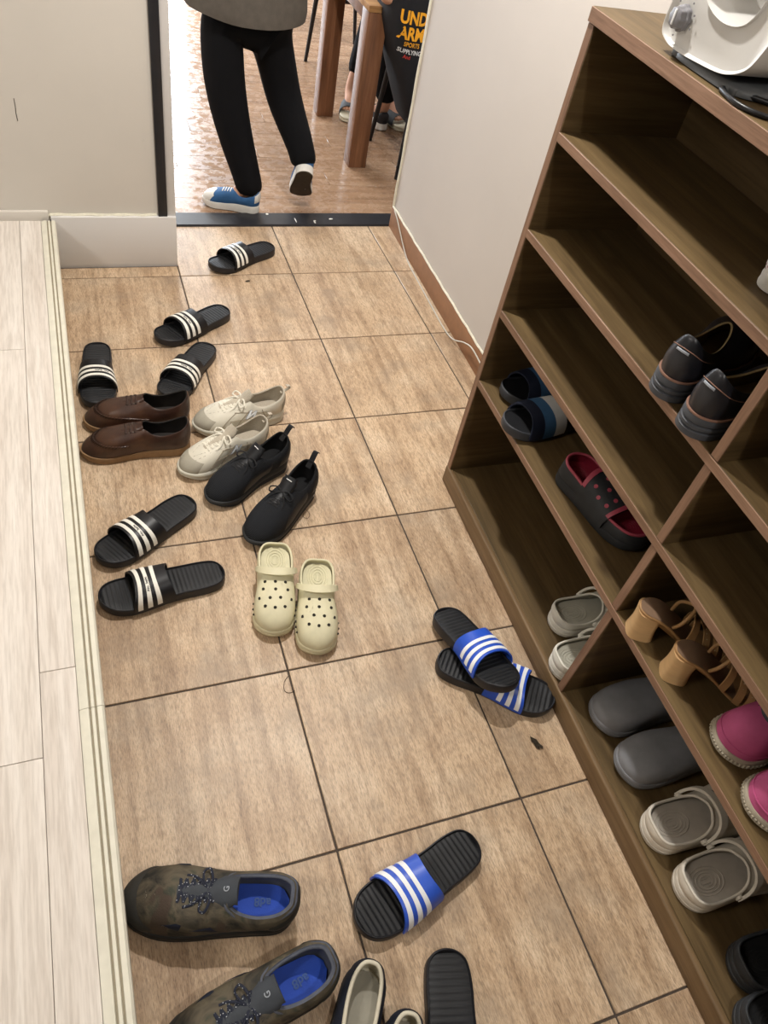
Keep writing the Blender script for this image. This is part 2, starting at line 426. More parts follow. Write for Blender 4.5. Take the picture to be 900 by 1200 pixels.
# ------------------------------------------------------------------ the shoe shelf
SHX, SHY, SHR = .979, -1.49, -.0146
shelf = empty('shoe_shelf', (SHX, SHY, 0), SHR)
tag(shelf, 'tall open brown wooden shoe shelf with two bays against the white wall', 'shoe shelf')
SD, SL, PT = .282, 1.46, .02        # depth, length, panel thickness
Z_TOP = 1.186
LV = [.058, .376, .580, .780, .980]  # upper faces of the boards
def board(name, lo, hi, m, edge_mat, edge_axis):
    o = box(name, lo, hi, m, shelf, .0008, 1)
    e = .0022
    if edge_axis == 'y': box('edge_band', (lo[0] - e, lo[1] + .0004, lo[2] + .0004), (lo[0] + .0004, hi[1] - .0004, hi[2] - .0004), edge_mat, o, .0007, 1)
    else: box('edge_band', (lo[0] - e, lo[1] + .0004, lo[2] + .0004), (lo[0] + .0004, hi[1] - .0004, hi[2] - .0004), edge_mat, o, .0007, 1)
    return o
M_EDGE_LOW = wood_mat('shelf_plinth_front', ('#665036', '#7c6446', '#8d7454'), 'y', 14, .5, True)
board('side_panel', (.003, -PT, .0), (SD, 0, Z_TOP - .0245), M_SHELFX, M_EDGEZ, 'z')
board('side_panel', (.003, -SL, .0), (SD, -SL + PT, Z_TOP - .0245), M_SHELFX, M_EDGEZ, 'z')
board('top_board', (.0, -SL - .001, Z_TOP - .024), (SD, .001, Z_TOP), M_SHELF, M_EDGE, 'y')
for z in LV[1:]:
    board('shelf_board', (.002, -SL + PT + .0002, z - .018), (SD - .006, -PT - .0002, z), M_SHELF, M_EDGE, 'y')
DV = -.722
zz = LV + [Z_TOP - .0065]
for k in range(5):
    board('divider', (.0035, DV - .0095, zz[k] + .0003), (SD - .006, DV + .0095, zz[k + 1] - .0183), M_SHELFX, M_EDGEZ, 'z')
board('base_board', (.012, -SL + PT + .0002, LV[0] - .018), (SD - .006, -PT - .0002, LV[0]), M_SHELF, M_SHELF, 'y')
box('plinth', (-.003, -SL + .0, .0), (.0115, -.0005, LV[0] + .0005), M_EDGE_LOW, shelf, .004, 3)
box('back_panel', (SD - .0055, -SL + PT, .02), (SD, -PT, Z_TOP - .0245), M_SHELF, shelf)
b = bmesh.new(); add_tube(b, [(.02, .0, 1.168), (.02, .004, 1.168), (.02, .006, 1.168)], .004, 8, True, [.004, .004, .0025]); mesh_obj('screw_head', b, mat('brass_screw', '#6e5a44', .4), shelf)
# ------------------------------------------------------------------ slides
M_RUB = mat('black_rubber', '#1c1c20', .48, .25, 25, .2, 500, .45)
M_RUBD = mat('black_footbed', '#16171a', .55, .2, 30, .2, 600)
M_STRAP = mat('black_strap', '#121216', .42, .2, 30, .15, 500)
M_WHT = mat('white_stripe', '#e9e6dc', .5, .05, 60)
M_WHT2 = mat('bright_white_stripe', '#eef0f2', .45, .03, 60)
M_BLUE = mat('blue_strap', '#2c56c4', .38, .08, 30)
M_INK = mat('ink', '#2a2a34', .7)
SLIDE_O = [(0, 0), (.018, .40), (.075, .70), (.20, .80), (.36, .77), (.50, .80), (.64, .92), (.78, .98), (.90, .84), (.972, .48),
           (1.0, .04), (.985, -.40), (.93, -.76), (.82, -.97), (.66, -1.0), (.50, -.93), (.34, -.86), (.19, -.83), (.075, -.72), (.018, -.42)]
def outline(ctrl, L, hw, mir=1, n=4):
    return [Vector((p[0] * L, p[1] * hw * mir)) for p in cr([(a, b_, 0) for a, b_ in ctrl], n, True)]
def inset(P, d):
    out = []; m = len(P)
    area = sum(P[i - 1].x * P[i].y - P[i].x * P[i - 1].y for i in range(m))
    s = 1 if area > 0 else -1
    for i in range(m):
        t = P[(i + 1) % m] - P[i - 1]
        nrm = Vector((-t.y, t.x)).normalized() * s
        out.append(P[i] + nrm * d)
    return out
def yrange(P, x):
    """The lowest and highest y where the closed outline P crosses x."""
    ys = []
    for a, b_ in zip(P, P[1:] + P[:1]):
        if (a.x - x) * (b_.x - x) <= 0 and abs(a.x - b_.x) > 1e-9:
            ys.append(a.y + (b_.y - a.y) * (x - a.x) / (b_.x - a.x))
    return (min(ys), max(ys)) if ys else (0, 0)
def smooth01(t): t = max(0, min(1, t)); return t * t * (3 - 2 * t)
def add_sole(bm, P, L, zb, zt, rings):
    add_loft(bm, [[(q.x, q.y, zb(q.x / L) + f * (zt(q.x / L) - zb(q.x / L))) for q in inset(P, d)] for d, f in rings])

def add_footbed(bm, P, L, zt, ridges, amp, nx_per=4, ny=8, rim=.0035, x_in=.006, depth=.0):
    N = ridges * nx_per
    rows = []
    for i in range(N + 1):
        x = x_in + (L - 2 * x_in) * i / N
        a, b_ = yrange(P, x); a += rim; b_ -= rim
        if a > b_: a = b_ = (a + b_) / 2
        row = []
        for j in range(ny + 1):
            t = j / ny; y = a + (b_ - a) * t
            e = 1 - (2 * t - 1) ** 8
            z = zt(x / L) + amp * e * (.5 - .5 * math.cos(2 * PI * i / nx_per)) - depth * e
            row.append(bm.verts.new((x, y, z)))
        rows.append(row)
    for r0, r1 in zip(rows, rows[1:]):
        for j in range(ny): bm.faces.new((r0[j], r1[j], r1[j + 1], r0[j + 1]))

def strap_fn(P, L, x0, x1, h0, h1, zs, out=.001, bow=.012, skew=0.):
    """An arched band: u runs from the front edge to the back edge, v from one side of the sole to the other."""
    def f(u, v):
        t = 1 - 2 * v
        xc = x1 + (x0 - x1) * u
        arch = math.cos(t * PI / 2)
        x = xc + (bow * (u - .5) * -2) * arch * arch * -1 + skew * t
        a, b_ = yrange(P, min(max(xc + skew * t, .03 * L), .97 * L)); a -= out; b_ += out
        yc = (a + b_) / 2; hw_ = (b_ - a) / 2
        y = yc + hw_ * (math.sin(t * PI / 2) if abs(t) < 1 else t) * (1 - .10 * arch * 0)
        # flatten the crown so that the sides stand up
        s = max(-1, min(1, t)); y = yc + hw_ * (abs(math.sin(s * PI / 2)) ** .86) * (1 if s > 0 else -1)
        z = zs + (h1 + (h0 - h1) * u) * (max(0, arch) ** .72)
        return (x, y, z)
    return f
def slide(name, L, hw, mir, m_sole, m_bed, m_strap, stripes=None, mark=None, ridges=27, W=(.43, .765), h=(.052, .046), thick=.028, th_strap=.0035, spans=None, ridged=True):
    r = empty(name)
    P = outline(SLIDE_O, L, hw, mir)
    zb = lambda t: .010 * smooth01((t - .72) / .3) ** 1.5 + .002 * smooth01((.10 - t) / .1)
    zt = lambda t: thick - .006 * smooth01((t - .35) / .3) + .009 * smooth01((t - .75) / .25) + .001
    bm = bmesh.new()
    add_sole(bm, P, L, zb, zt, [(.006, 0), (.0015, .04), (0, .2), (.0006, .5), (0, .85), (.0015, .98), (.003, 1.0), (.0045, .93), (.006, .62)])
    mesh_obj('sole', bm, m_sole, r, 50)
    bm = bmesh.new()
    add_footbed(bm, P, L, lambda t: zt(t) - .0042, ridges, .0026 if ridged else 0, rim=.0042, x_in=.008)
    mesh_obj('footbed', bm, m_bed, r, 60)
    f = strap_fn(P, L, W[0] * L, W[1] * L, h[0], h[1], .012)
    bm = bmesh.new(); add_shell(bm, f, 10, 28, th_strap)
    st = mesh_obj('strap', bm, m_strap, r, 50)
    for k, (ua, ub, va, vb, m) in enumerate(stripes or []):
        bm = bmesh.new(); add_shell(bm, f, 2, 26, .0011, ua, ub, va, vb, th_strap)
        mesh_obj('stripe', bm, m, st, 50)
    if mark:
        s, u, v, size, flip, m = mark
        def g(a, c):
            vv = v + flip * a / .13; uu = u - flip * c / .08
            e = 1e-3; p = Vector(f(uu, vv)); du = Vector(f(uu + e, vv)) - p; dv = Vector(f(uu, vv + e)) - p
            return p + du.cross(dv).normalized() * (th_strap + .0017)
        bm = bmesh.new(); add_text(bm, s, size, g, .0002); mesh_obj('handwriting', bm, m, st, 0)
    return r
ST3 = lambda m: [(.08, .195, .03, .97, m), (.31, .425, .03, .97, m), (.54, .655, .03, .97, m)]
G_BW = 'black slides with three white stripes'
def put(o, x, y, ang, z=0., rot=None):
    o.location = (x, y, z); o.rotation_euler = rot if rot else (0, 0, math.radians(ang)); return o
MARK = lambda fl: ('Alo. 3a0t', .3675, .40, .0075, fl, M_INK)
bw_l = slide('slide_sandal', .288, .050, 1, M_RUB, M_RUBD, M_STRAP, ST3(M_WHT), MARK(1))
bw_r = slide('slide_sandal', .288, .050, -1, M_RUB, M_RUBD, M_STRAP, ST3(M_WHT), MARK(1))
put(bw_l, .7619, -.2407, -150.9); tag(bw_l, 'black slide with white stripes nearest the dark doorway threshold', 'slide sandal', G_BW)
def clone(o, x, y, ang, lab, z=0.):
    c = copy_tree(o); put(c, x, y, ang, z); tag(c, lab, o['category'], o.get('group')); return c
put(bw_r, .5189, -.6375, -148.5); tag(bw_r, 'black slide with white stripes, second nearest the doorway, touching the slide below', 'slide sandal', G_BW)
clone(bw_l, .0985, -.7944, -94, 'black slide with white stripes lying straight beside the cream kerb, above the brown shoes')
clone(bw_l, .4274, -.8277, -124.8, 'black slide with white stripes just above the brown shoes, heel under another slide')
clone(bw_r, .2750, -1.4751, -147.1, 'black slide with white stripes angled between the brown shoes and the lowest black slide')
clone(bw_l, .3120, -1.7176, -174.1, 'black slide with white stripes lying left of the cream clogs, toe at the kerb')
# blue slides
bs = slide('slide_sandal', .283, .051, -1, M_RUB, M_RUBD, M_BLUE, ST3(M_WHT2), None, 25)
put(bs, .6655, -2.4590, -163.3); tag(bs, 'single blue strapped slide with white stripes lying flat on the near tiles', 'slide sandal', 'blue slides with three white stripes')
c = clone(bs, .7385, -2.055, -37.5, 'blue strapped slide at the bottom of the crossed pair beside the shelf')
c2 = copy_tree(bs); tag(c2, 'blue strapped slide lying tilted on top of its crossed partner', 'slide sandal', bs['group'])
put(c2, 0, 0, 0)
d = Vector((.836 - .795, -2.190 + 1.938, .067)); yaw = math.atan2(d.y, d.x); pitch = -math.atan2(d.z, math.hypot(d.x, d.y))
c2.rotation_mode = 'XYZ'; c2.rotation_euler = (math.radians(-4), pitch, yaw); c2.location = (.795, -1.938, .003)
bk = slide('slide_sandal', .283, .051, 1, M_RUB, M_RUBD, M_BLUE, ST3(M_WHT2), None, 25)
put(bk, .5379, -2.6180, -105); tag(bk, 'black ridged slide at the bottom edge of the photo, strap out of frame', 'slide sandal', 'blue slides with three white stripes')
# navy, blue and white slides on the second board
M_NAVY = mat('navy_strap', '#161d31', .6, .1, 40); M_MID = mat('denim_blue_strap', '#3c6288', .6, .08, 40); M_OFFW = mat('off_white_strap', '#cfd0d0', .6, .05, 40)
M_DGREY = mat('dark_grey_rubber', '#3b3d42', .55, .15, 40)
nb = [(-.001, .34, 0., 1., M_NAVY), (.34, .67, 0., 1., M_MID), (.67, 1.001, 0., 1., M_OFFW)]
def navy_slide(mir):
    return slide('slide_sandal', .272, .050, mir, M_DGREY, M_RUBD, M_NAVY, [(max(a, 0), min(b_, 1), c_, d_, m) for a, b_, c_, d_, m in nb], ('B', .83, .5, .0001, 1, M_INK), 20, (.48, .85), (.058, .046), .03, ridged=False)
na = navy_slide(1); put(na, 1.012 + .262, -1.582 + .006, 183, .3765); tag(na, 'navy blue and white banded slide at the far end of the second lowest board', 'slide sandal', 'navy banded slides')
nc = navy_slide(-1); put(nc, .957 + .268, -1.672, 187, .3765); tag(nc, 'navy blue and white banded slide poking past the board edge, nearer of the pair', 'slide sandal', 'navy banded slides')
for q in (na, nc):
    for st in q.children:
        if st.name.startswith('strap'):
            for h_ in list(st.children):
                if h_.name.startswith('handwriting'): bpy.data.objects.remove(h_)
# ------------------------------------------------------------------ closed shoes and clogs
FOOT_O = [(0, 0), (.03, .42), (.12, .70), (.30, .70), (.45, .68), (.62, .82), (.75, .95), (.88, .84), (.965, .50),
          (1.0, .08), (.977, -.40), (.90, -.80), (.76, -1.0), (.60, -1.0), (.42, -.88), (.25, -.79), (.10, -.70), (.025, -.42)]
CLOG_O = [(0, 0), (.03, .48), (.12, .80), (.30, .82), (.45, .80), (.62, .88), (.76, .96), (.89, .84), (.97, .48),
          (1.0, .04), (.98, -.44), (.91, -.84), (.77, -1.0), (.60, -1.0), (.43, -.92), (.27, -.88), (.11, -.82), (.025, -.48)]
C_SNEAK = [(.012, 0, .100), (.028, .38, .096), (.10, .60, .084), (.24, .63, .072), (.34, .58, .075), (.405, .45, .086), (.440, .30, .088), (.458, .17, .090), (.464, .08, .090),
           (.465, 0, .090), (.464, -.08, .090), (.458, -.17, .090), (.440, -.30, .088), (.405, -.46, .086), (.34, -.60, .073), (.24, -.66, .069), (.10, -.62, .082), (.028, -.39, .096)]
C_CLOG = [(.012, 0, .052), (.026, .50, .052), (.11, .76, .049), (.26, .78, .049), (.36, .72, .057), (.415, .56, .069), (.440, .35, .076), (.452, .2, .079), (.457, .1, .080),
          (.458, 0, .080), (.457, -.1, .080), (.452, -.22, .079), (.440, -.38, .076), (.415, -.62, .069), (.35, -.80, .057), (.245, -.85, .049), (.11, -.78, .049), (.026, -.52, .052)]
NI = 4                      # samples per control span; control index k sits at sample k*NI
class Form:
    """A shoe upper grown from the edge of its sole to the rim of its opening."""
    def __init__(s, L, hw, mir, ctrl, collar, zb, zt, base_in=.003, tb=.55, bulge=.004, nv=13, th=.005, g_pow=1.35, k_toe=3.5):
        s.L, s.hw, s.mir, s.nv, s.th = L, hw, mir, nv, th
        s.O = outline(ctrl, L, hw, mir, NI); s.n = len(s.O); s.zb, s.zt = zb, zt
        s.P2 = inset(s.O, base_in)
        s.Q = [Vector((q.x * L, q.y * hw * mir, q.z)) for q in cr(collar, NI, True)]
        s.P = [Vector((q.x, q.y, zt(q.x / L) - .002)) for q in s.P2]
        nn = inset(s.O, -1.0); s.N = [Vector((a.x - b_.x, a.y - b_.y, 0)).normalized() for a, b_ in zip(nn, s.O)]
        s.tb, s.bulge, s.gp, s.kt = tb, bulge, g_pow, k_toe
        s.rings = [[s.pt(i, k / nv) for i in range(s.n)] for k in range(nv + 1)]
        bm = bmesh.new(); add_loft(bm, s.rings, True, False, False)
        s.bvh = BVHTree.FromBMesh(bm); bm.free()
    def pt(s, i, v):
        i0 = int(math.floor(i)); f = i - i0
        if f > 1e-6: return s.pt(i0, v).lerp(s.pt(i0 + 1, v), f)
        i0 %= s.n; P, Q, N = s.P[i0], s.Q[i0], s.N[i0]
        d = math.hypot(P.x - Q.x, P.y - Q.y); w_ = smooth01(d / .075)
        g = v * (1 - w_) + w_ * v ** s.gp
        hq = s.tb * (1 - (1 - v) ** s.kt) + (1 - s.tb) * v ** 1.25
        h = (1 - (1 - v) ** 1.25) * (1 - w_) + w_ * hq
        p = P.lerp(Q, g); p.z = P.z + (Q.z - P.z) * h
        return p + N * (s.bulge * math.sin(PI * min(1, v) ** .8))
    def nrm(s, i, v):
        e = .02; a = s.pt(i + .5, v) - s.pt(i - .5, v); b_ = s.pt(i, min(1, v + e)) - s.pt(i, max(0, v - e))
        n_ = a.cross(b_)
        if n_.length < 1e-12: return Vector((0, 0, 1))
        n_.normalize()
        c = s.pt(i, v) - Vector((s.L * .45, 0, .02))
        return n_ if n_.dot(c) > 0 else -n_
    def upper(s, name, m, parent, lining=None, insole_z=None):
        bm = bmesh.new()
        rings = list(s.rings)
        top = s.rings[-1]
        roll = [q + s.N_in(k) * s.th * .5 + Vector((0, 0, s.th * .45)) for k, q in enumerate(top)]
        add_loft(bm, rings + [roll], True, False, False)
        o = mesh_obj(name, bm, m, parent, 60)
        bm = bmesh.new()
        inner = [roll]
        for kk in range(s.nv, -1, -1):
            v = kk / s.nv
            inner.append([s.pt(k, v) - s.nrm(k, v) * s.th if kk < s.nv else top[k] + s.N_in(k) * s.th for k in range(s.n)])
        add_loft(bm, inner, True, False, True)
        mesh_obj('lining', bm, lining or m, o, 60)
        return o
    def N_in(s, k):
        a, b_ = s.Q[(k + 1) % s.n], s.Q[k - 1]; t = (a - b_); t.z = 0
        q = Vector((-t.y, t.x, 0))
        if q.length < 1e-9: return Vector((0, 0, 0))
        q.normalize(); c = Vector((s.L * .24, 0, 0)) - s.Q[k]; c.z = 0
        return q if q.dot(c) > 0 else -q
    def patch(s, bm, i0, i1, v0, v1, lift=.0006, th=.0012, ni=None, nv=5):
        """A raised overlay between samples i0..i1; v0 and v1 may be functions of the 0..1 position along it."""
        ni = ni or max(3, int(abs(i1 - i0) * 1.0))
        F0 = v0 if callable(v0) else (lambda t: v0); F1 = v1 if callable(v1) else (lambda t: v1)
        top, bot = [], []
        for a in range(ni + 1):
            t = a / ni; i = i0 + (i1 - i0) * t
            for b_ in range(nv + 1):
                v = F0(t) + (F1(t) - F0(t)) * b_ / nv
                p = s.pt(i, v); n_ = s.nrm(i, v); edge = 0 if (a in (0, ni) or b_ in (0, nv)) else 1
                top.append(bm.verts.new(p + n_ * (lift + th * edge)))
        W_ = nv + 1
        for a in range(ni):
            for b_ in range(nv): bm.faces.new((top[a * W_ + b_], top[(a + 1) * W_ + b_], top[(a + 1) * W_ + b_ + 1], top[a * W_ + b_ + 1]))
    def down(s, x, y, lift=0.):
        h = s.bvh.ray_cast(Vector((x, y, .3)), Vector((0, 0, -1)))
        if h[0] is None: return Vector((x, y, s.zt(x / s.L) + lift))
        n_ = h[1] if h[1].z > 0 else -h[1]
        return h[0] + n_ * lift
    def downn(s, x, y):
        h = s.bvh.ray_cast(Vector((x, y, .3)), Vector((0, 0, -1)))
        if h[0] is None: return None, None
        return h[0], (h[1] if h[1].z > 0 else -h[1])
    def side(s, x, z, sgn):
        h = s.bvh.ray_cast(Vector((x, sgn * .3, z)), Vector((0, -sgn, 0)))
        if h[0] is None: return None, None
        return h[0], (h[1] if h[1].y * sgn > 0 else -h[1])
    def insole(s, name, m, parent, z=.004, d=.010, x_max=.97):
        P = inset(s.P2, d); bm = bmesh.new(); rows = []; N = 26
        xa, xb = min(p.x for p in P) + .001, max(p.x for p in P) * x_max
        for a in range(N + 1):
            x = xa + (xb - xa) * a / N; y0, y1 = yrange(P, x)
            rows.append([bm.verts.new((x, y0 + (y1 - y0) * b_ / 8, s.zt(x / s.L) + z + .004 * abs(b_ / 4 - 1) ** 2.5 * smooth01(1.3 - 1.6 * x / s.L))) for b_ in range(9)])
        for r0, r1 in zip(rows, rows[1:]):
            for j in range(8): bm.faces.new((r0[j], r1[j], r1[j + 1], r0[j + 1]))
        return mesh_obj(name, bm, m, parent, 60)
    def sole(s, name, m, parent, rings=None):
        bm = bmesh.new()
        add_sole(bm, s.O, s.L, s.zb, s.zt, rings or [(.006, 0), (.001, .06), (0, .25), (.0008, .5), (0, .8), (.0015, .97), (.004, 1.0), (.012, .98)])
        return mesh_obj(name, bm, m, parent, 50)
    def lace(s, pts, r, m, parent, lift=.002, name='lace', flat=.7):
        bm = bmesh.new()
        for line in pts:
            P = [s.down(p[0] * s.L, p[1] * s.mir, lift + (p[2] if len(p) > 2 else 0)) for p in line]
            add_tube(bm, cr(P, 4), r, 6, True, None, flat)
        return mesh_obj(name, bm, m, parent, 60)
    def strip(s, pts, w_, m, parent, name, lift=.001, th=.0016, ends=None):
        """A band of width w_ draped along pts (x/L, y)."""
        C = cr([(p[0] * s.L, p[1] * s.mir, p[2] if len(p) > 2 else 0) for p in pts], 5); bm = bmesh.new(); rows = []
        for k, c in enumerate(C):
            t = C[min(k + 1, len(C) - 1)] - C[max(k - 1, 0)]; t.z = 0; t.normalize(); q = Vector((-t.y, t.x, 0))
            ww = w_ if not callable(w_) else w_(k / (len(C) - 1))
            row = []
            for j in range(5):
                a = (j / 4 - .5) * ww; p = s.down(c.x + q.x * a, c.y + q.y * a, lift + (th if 0 < j < 4 else 0)); p.z += c.z
                row.append(bm.verts.new(p))
            rows.append(row)
        for r0, r1 in zip(rows, rows[1:]):
            for j in range(4): bm.faces.new((r0[j], r1[j], r1[j + 1], r0[j + 1]))
        return mesh_obj(name, bm, m, parent, 60)
def zfun(z_heel, z_ball, z_toe, a=.3, b_=.75):
    return lambda t: z_heel + (z_ball - z_heel) * smooth01((t - a) / .3) + (z_toe - z_ball) * smooth01((t - b_) / (1 - b_))
def free_strip(path, w_, th, m, parent, name, ends=(1, 1), n=4):
    """A free standing strap along path (local points), width along y."""
    C = cr(path, n); bm = bmesh.new(); top = []; bot = []
    rings = []
    for k, c in enumerate(C):
        t = (C[min(k + 1, len(C) - 1)] - C[max(k - 1, 0)]).normalized(); nrm_ = t.cross(Vector((0, 1, 0))).normalized()
        e = min(1, .55 + k / len(C) * 2) if ends[0] < 1 else 1
        f_ = k / (len(C) - 1); ww = w_(f_) if callable(w_) else w_
        rings.append([c + Vector((0, sy * ww / 2, 0)) + nrm_ * (sz * th / 2 - .18 * ww * 0) for sy, sz in ((-1, -.6), (-.8, -1), (.8, -1), (1, -.6), (1, .6), (.8, 1), (-.8, 1), (-1, .6))])
    add_loft(bm, rings); return mesh_obj(name, bm, m, parent, 60)

# ---- clogs
def clog(L, hw, mir, m, m_in, holes=True, strap=True, m_hole=None, name='clog', seam=False, collar=None, m_sole=None, relief=True):
    r = empty(name)
    F = Form(L, hw, mir, CLOG_O, collar or C_CLOG, lambda t: .012 * smooth01((t - .75) / .3) ** 1.6, zfun(.030, .024, .032), .0025, .72, .003, 14, .0045, 1.7, 3.2)
    F.sole('sole', m_sole or m, r, [(.008, 0), (.002, .05), (.0005, .2), (0, .42), (.0022, .47), (.0022, .50), (0, .55), (0, .85), (.0012, .97), (.003, 1.0), (.010, .98)])
    up = F.upper('upper', m, r, m)
    bm = bmesh.new(); add_tube(bm, [q + F.N_in(k) * .002 + Vector((0, 0, .0012)) for k, q in enumerate(F.Q)] + [F.Q[0] + F.N_in(0) * .002 + Vector((0, 0, .0012))], .0030, 7)
    mesh_obj('rim', bm, m, up, 80)
    ins = F.insole('footbed', m_in, r, .010, .0055)
    bm = bmesh.new()                              # raised comfort rings and badge in the heel cup
    zf = F.zt(.2) + .0108
    for q in range(4):
        a = .011 + .0065 * q
        if a * .8 > hw * .55: continue
        add_tube(bm, [(L * .19 + a * 1.25 * math.cos(t * PI / 12), a * .82 * math.sin(t * PI / 12), zf + .0002 * q) for t in range(25)], .0009, 4)
    add_tube(bm, [(L * .17 + dx, dy, zf) for dx, dy in ((-.004, -.004), (.012, -.004))], .0007, 4)
    add_tube(bm, [(L * .17 + dx, dy, zf) for dx, dy in ((-.004, .004), (.012, .004))], .0007, 4)
    mesh_obj('footbed_ring', bm, m_in, ins, 80)
    if holes:
        spots = [(.555, -.5), (.56, 0), (.555, .5), (.635, -.62), (.64, -.02), (.635, .58), (.725, -.80), (.725, -.27), (.73, .24), (.725, .74), (.81, -.50), (.825, -.02), (.81, .46)]
        for x, y in spots:
            p, n_ = F.downn(x * L, y * hw * .92 * mir)
            if p is None: continue
            q = n_.to_track_quat('Z', 'Y').to_matrix().to_4x4(); bm = bmesh.new()
            add_loft(bm, [[Matrix.Translation(p) @ q @ Vector((rr * math.cos(2 * PI * k / 12), rr * math.sin(2 * PI * k / 12), zz_)) for k in range(12)] for rr, zz_ in ((.0037, -.0025), (.0037, .0010))])
            mesh_obj('vent_hole', bm, m_hole, up, 0)
        for x in (.70, .76, .82):
            for sg in (1, -1):
                p, n_ = F.side(x * L, F.zt(x) + .012, sg)
                if p is None: continue
                q = n_.to_track_quat('Z', 'Y').to_matrix().to_4x4(); bm = bmesh.new()
                add_loft(bm, [[Matrix.Translation(p) @ q @ Vector((rr * math.cos(2 * PI * k / 10), rr * 1.4 * math.sin(2 * PI * k / 10), zz_)) for k in range(10)] for rr, zz_ in ((.0027, -.002), (.0027, .0003))])
                mesh_obj('vent_hole', bm, m_hole, up, 0)
        if relief:
            for pts in ([(.56, -.30), (.66, -.34), (.76, -.62), (.84, -.75)], [(.56, .30), (.66, .33), (.77, .58), (.85, .66)]):
                F.strip([(a, b_ * hw) for a, b_ in pts], .0035, m, up, 'relief_line', .0, .0018)
            F.strip([(.86, -.85 * hw), (.905, -.45 * hw), (.92, 0), (.905, .45 * hw), (.86, .78 * hw)], .004, m, up, 'relief_line', .0, .0016)
    if seam:
        F.strip([(.60, -.98 * hw), (.575, -.6 * hw), (.565, 0), (.575, .55 * hw), (.60, .80 * hw)], .004, m, up, 'seam', -.0002, .0016)
    if strap:
        def sf(u, v):
            t = 2 * v - 1; a = math.cos(t * PI / 2)
            hwid = .88 * hw
            x = L * (.34 + .150 * a ** .8) + .019 * (u - .5) * (.55 + .45 * a)
            y = hwid * math.copysign(abs(math.sin(t * PI / 2)) ** .85, t) - .06 * hw * mir
            z = .048 + .043 * a ** .62 - (u - .5) * .004 * a
            return (x, y, z)
        bm = bmesh.new(); add_shell(bm, sf, 4, 26, .0058); st = mesh_obj('heel_strap', bm, m, r, 60)
        for sg in (-1, 1):
            bm = bmesh.new(); p = Vector(sf(.5, 0.0 if sg < 0 else 1.0))
            add_tube(bm, [p + Vector((.0, -sg * .004, .002)), p + Vector((0, sg * .0025, .002)), p + Vector((0, sg * .004, .002))], .0075, 12, True, [.0078, .0078, .004])
            mesh_obj('rivet', bm, m, st, 60)
        if holes:
            for tv in (.38, .64):
                p = Vector(sf(.5, tv)); bm = bmesh.new(); bmesh.ops.create_uvsphere(bm, u_segments=8, v_segments=5, radius=.0026)
                for v in bm.verts: v.co = p + Vector((v.co.x, v.co.y, v.co.z * .5 + .0032))
                mesh_obj('strap_stud', bm, m_hole, st, 60)
    return r, F
M_CREAM = mat('cream_foam', '#d6cfae', .55, .06, 30, .1, 500); M_CREAMI = mat('cream_foam_footbed', '#cfc9a9', .62, .06, 40)
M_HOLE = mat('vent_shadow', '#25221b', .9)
a, _ = clog(.248, .050, -1, M_CREAM, M_CREAMI, True, True, M_HOLE); put(a, .4434, -1.676, -103.5); tag(a, 'cream clog with vent holes on the floor, left one of the pair', 'clog', 'cream perforated clogs')
a, _ = clog(.248, .050, 1, M_CREAM, M_CREAMI, True, True, M_HOLE); put(a, .533, -1.745, -104.5); tag(a, 'cream clog with vent holes on the floor, right one of the pair', 'clog', 'cream perforated clogs')
M_PALE = mat('pale_grey_foam', '#dcd8cb', .5, .06, 30); M_PALEI = mat('grey_green_footbed', '#bbb8aa', .6, .08, 40)
for mir, x, y, an, lab in ((1, 1.022, -2.052, -2, 'pale clog with grey footbed in the far bottom compartment, farther one'), (-1, .968, -2.165, -2, 'pale clog with grey footbed in the far bottom compartment, beside the divider')):
    a, _ = clog(.255, .050, mir, M_PALE, M_PALEI, True, True, M_HOLE, relief=False); put(a, x, y, an, .0600); tag(a, lab, 'clog', 'pale grey clogs')
M_BEI = mat('beige_foam', '#d2cabc', .5, .06, 30); M_BEII = mat('taupe_footbed', '#b3aba0', .62, .08, 40)
for mir, x, y, an, lab in ((1, .981, -2.553, 0, 'beige white clog below the grey clogs, farther one of its pair'), (-1, .987, -2.665, 0, 'beige white clog nearest the black clogs on the base board')):
    a, _ = clog(.27, .054, mir, M_BEI, M_BEII, True, True, M_HOLE, relief=False); put(a, x, y, an, .0600); tag(a, lab, 'clog', 'beige white clogs')
M_GREY = mat('charcoal_suede', '#7f8084', .75, .18, 14, .2, 300); M_GREYI = mat('charcoal_inside', '#2f3033', .85, .1, 30)
for mir, x, y, lab in ((1, .998, -2.303, 'grey toe first clog without holes right behind the divider'), (-1, .994, -2.418, 'grey toe first clog without holes next to the beige clogs')):
    a, _ = clog(.275, .055, mir, M_GREY, M_GREYI, False, False, None, seam=True); put(a, x + .275, y, 180, .0600); tag(a, lab, 'clog', 'plain grey clogs')
M_BLKF = mat('black_foam', '#2c2e31', .6, .15, 30); M_BLKI = mat('black_foam_inside', '#101113', .8, .1, 30)
for mir, x, y, an, lab in ((1, 1.010, -2.808, -2, 'black clog with black footbed at the right photo edge, farther one'), (-1, .965, -2.89, -2, 'black clog in the bottom right corner, nearest one on the shelf')):
    a, _ = clog(.27, .053, mir, M_BLKF, M_BLKI, False, False, None); put(a, x, y, an, .0600); tag(a, lab, 'clog', 'plain black clogs')
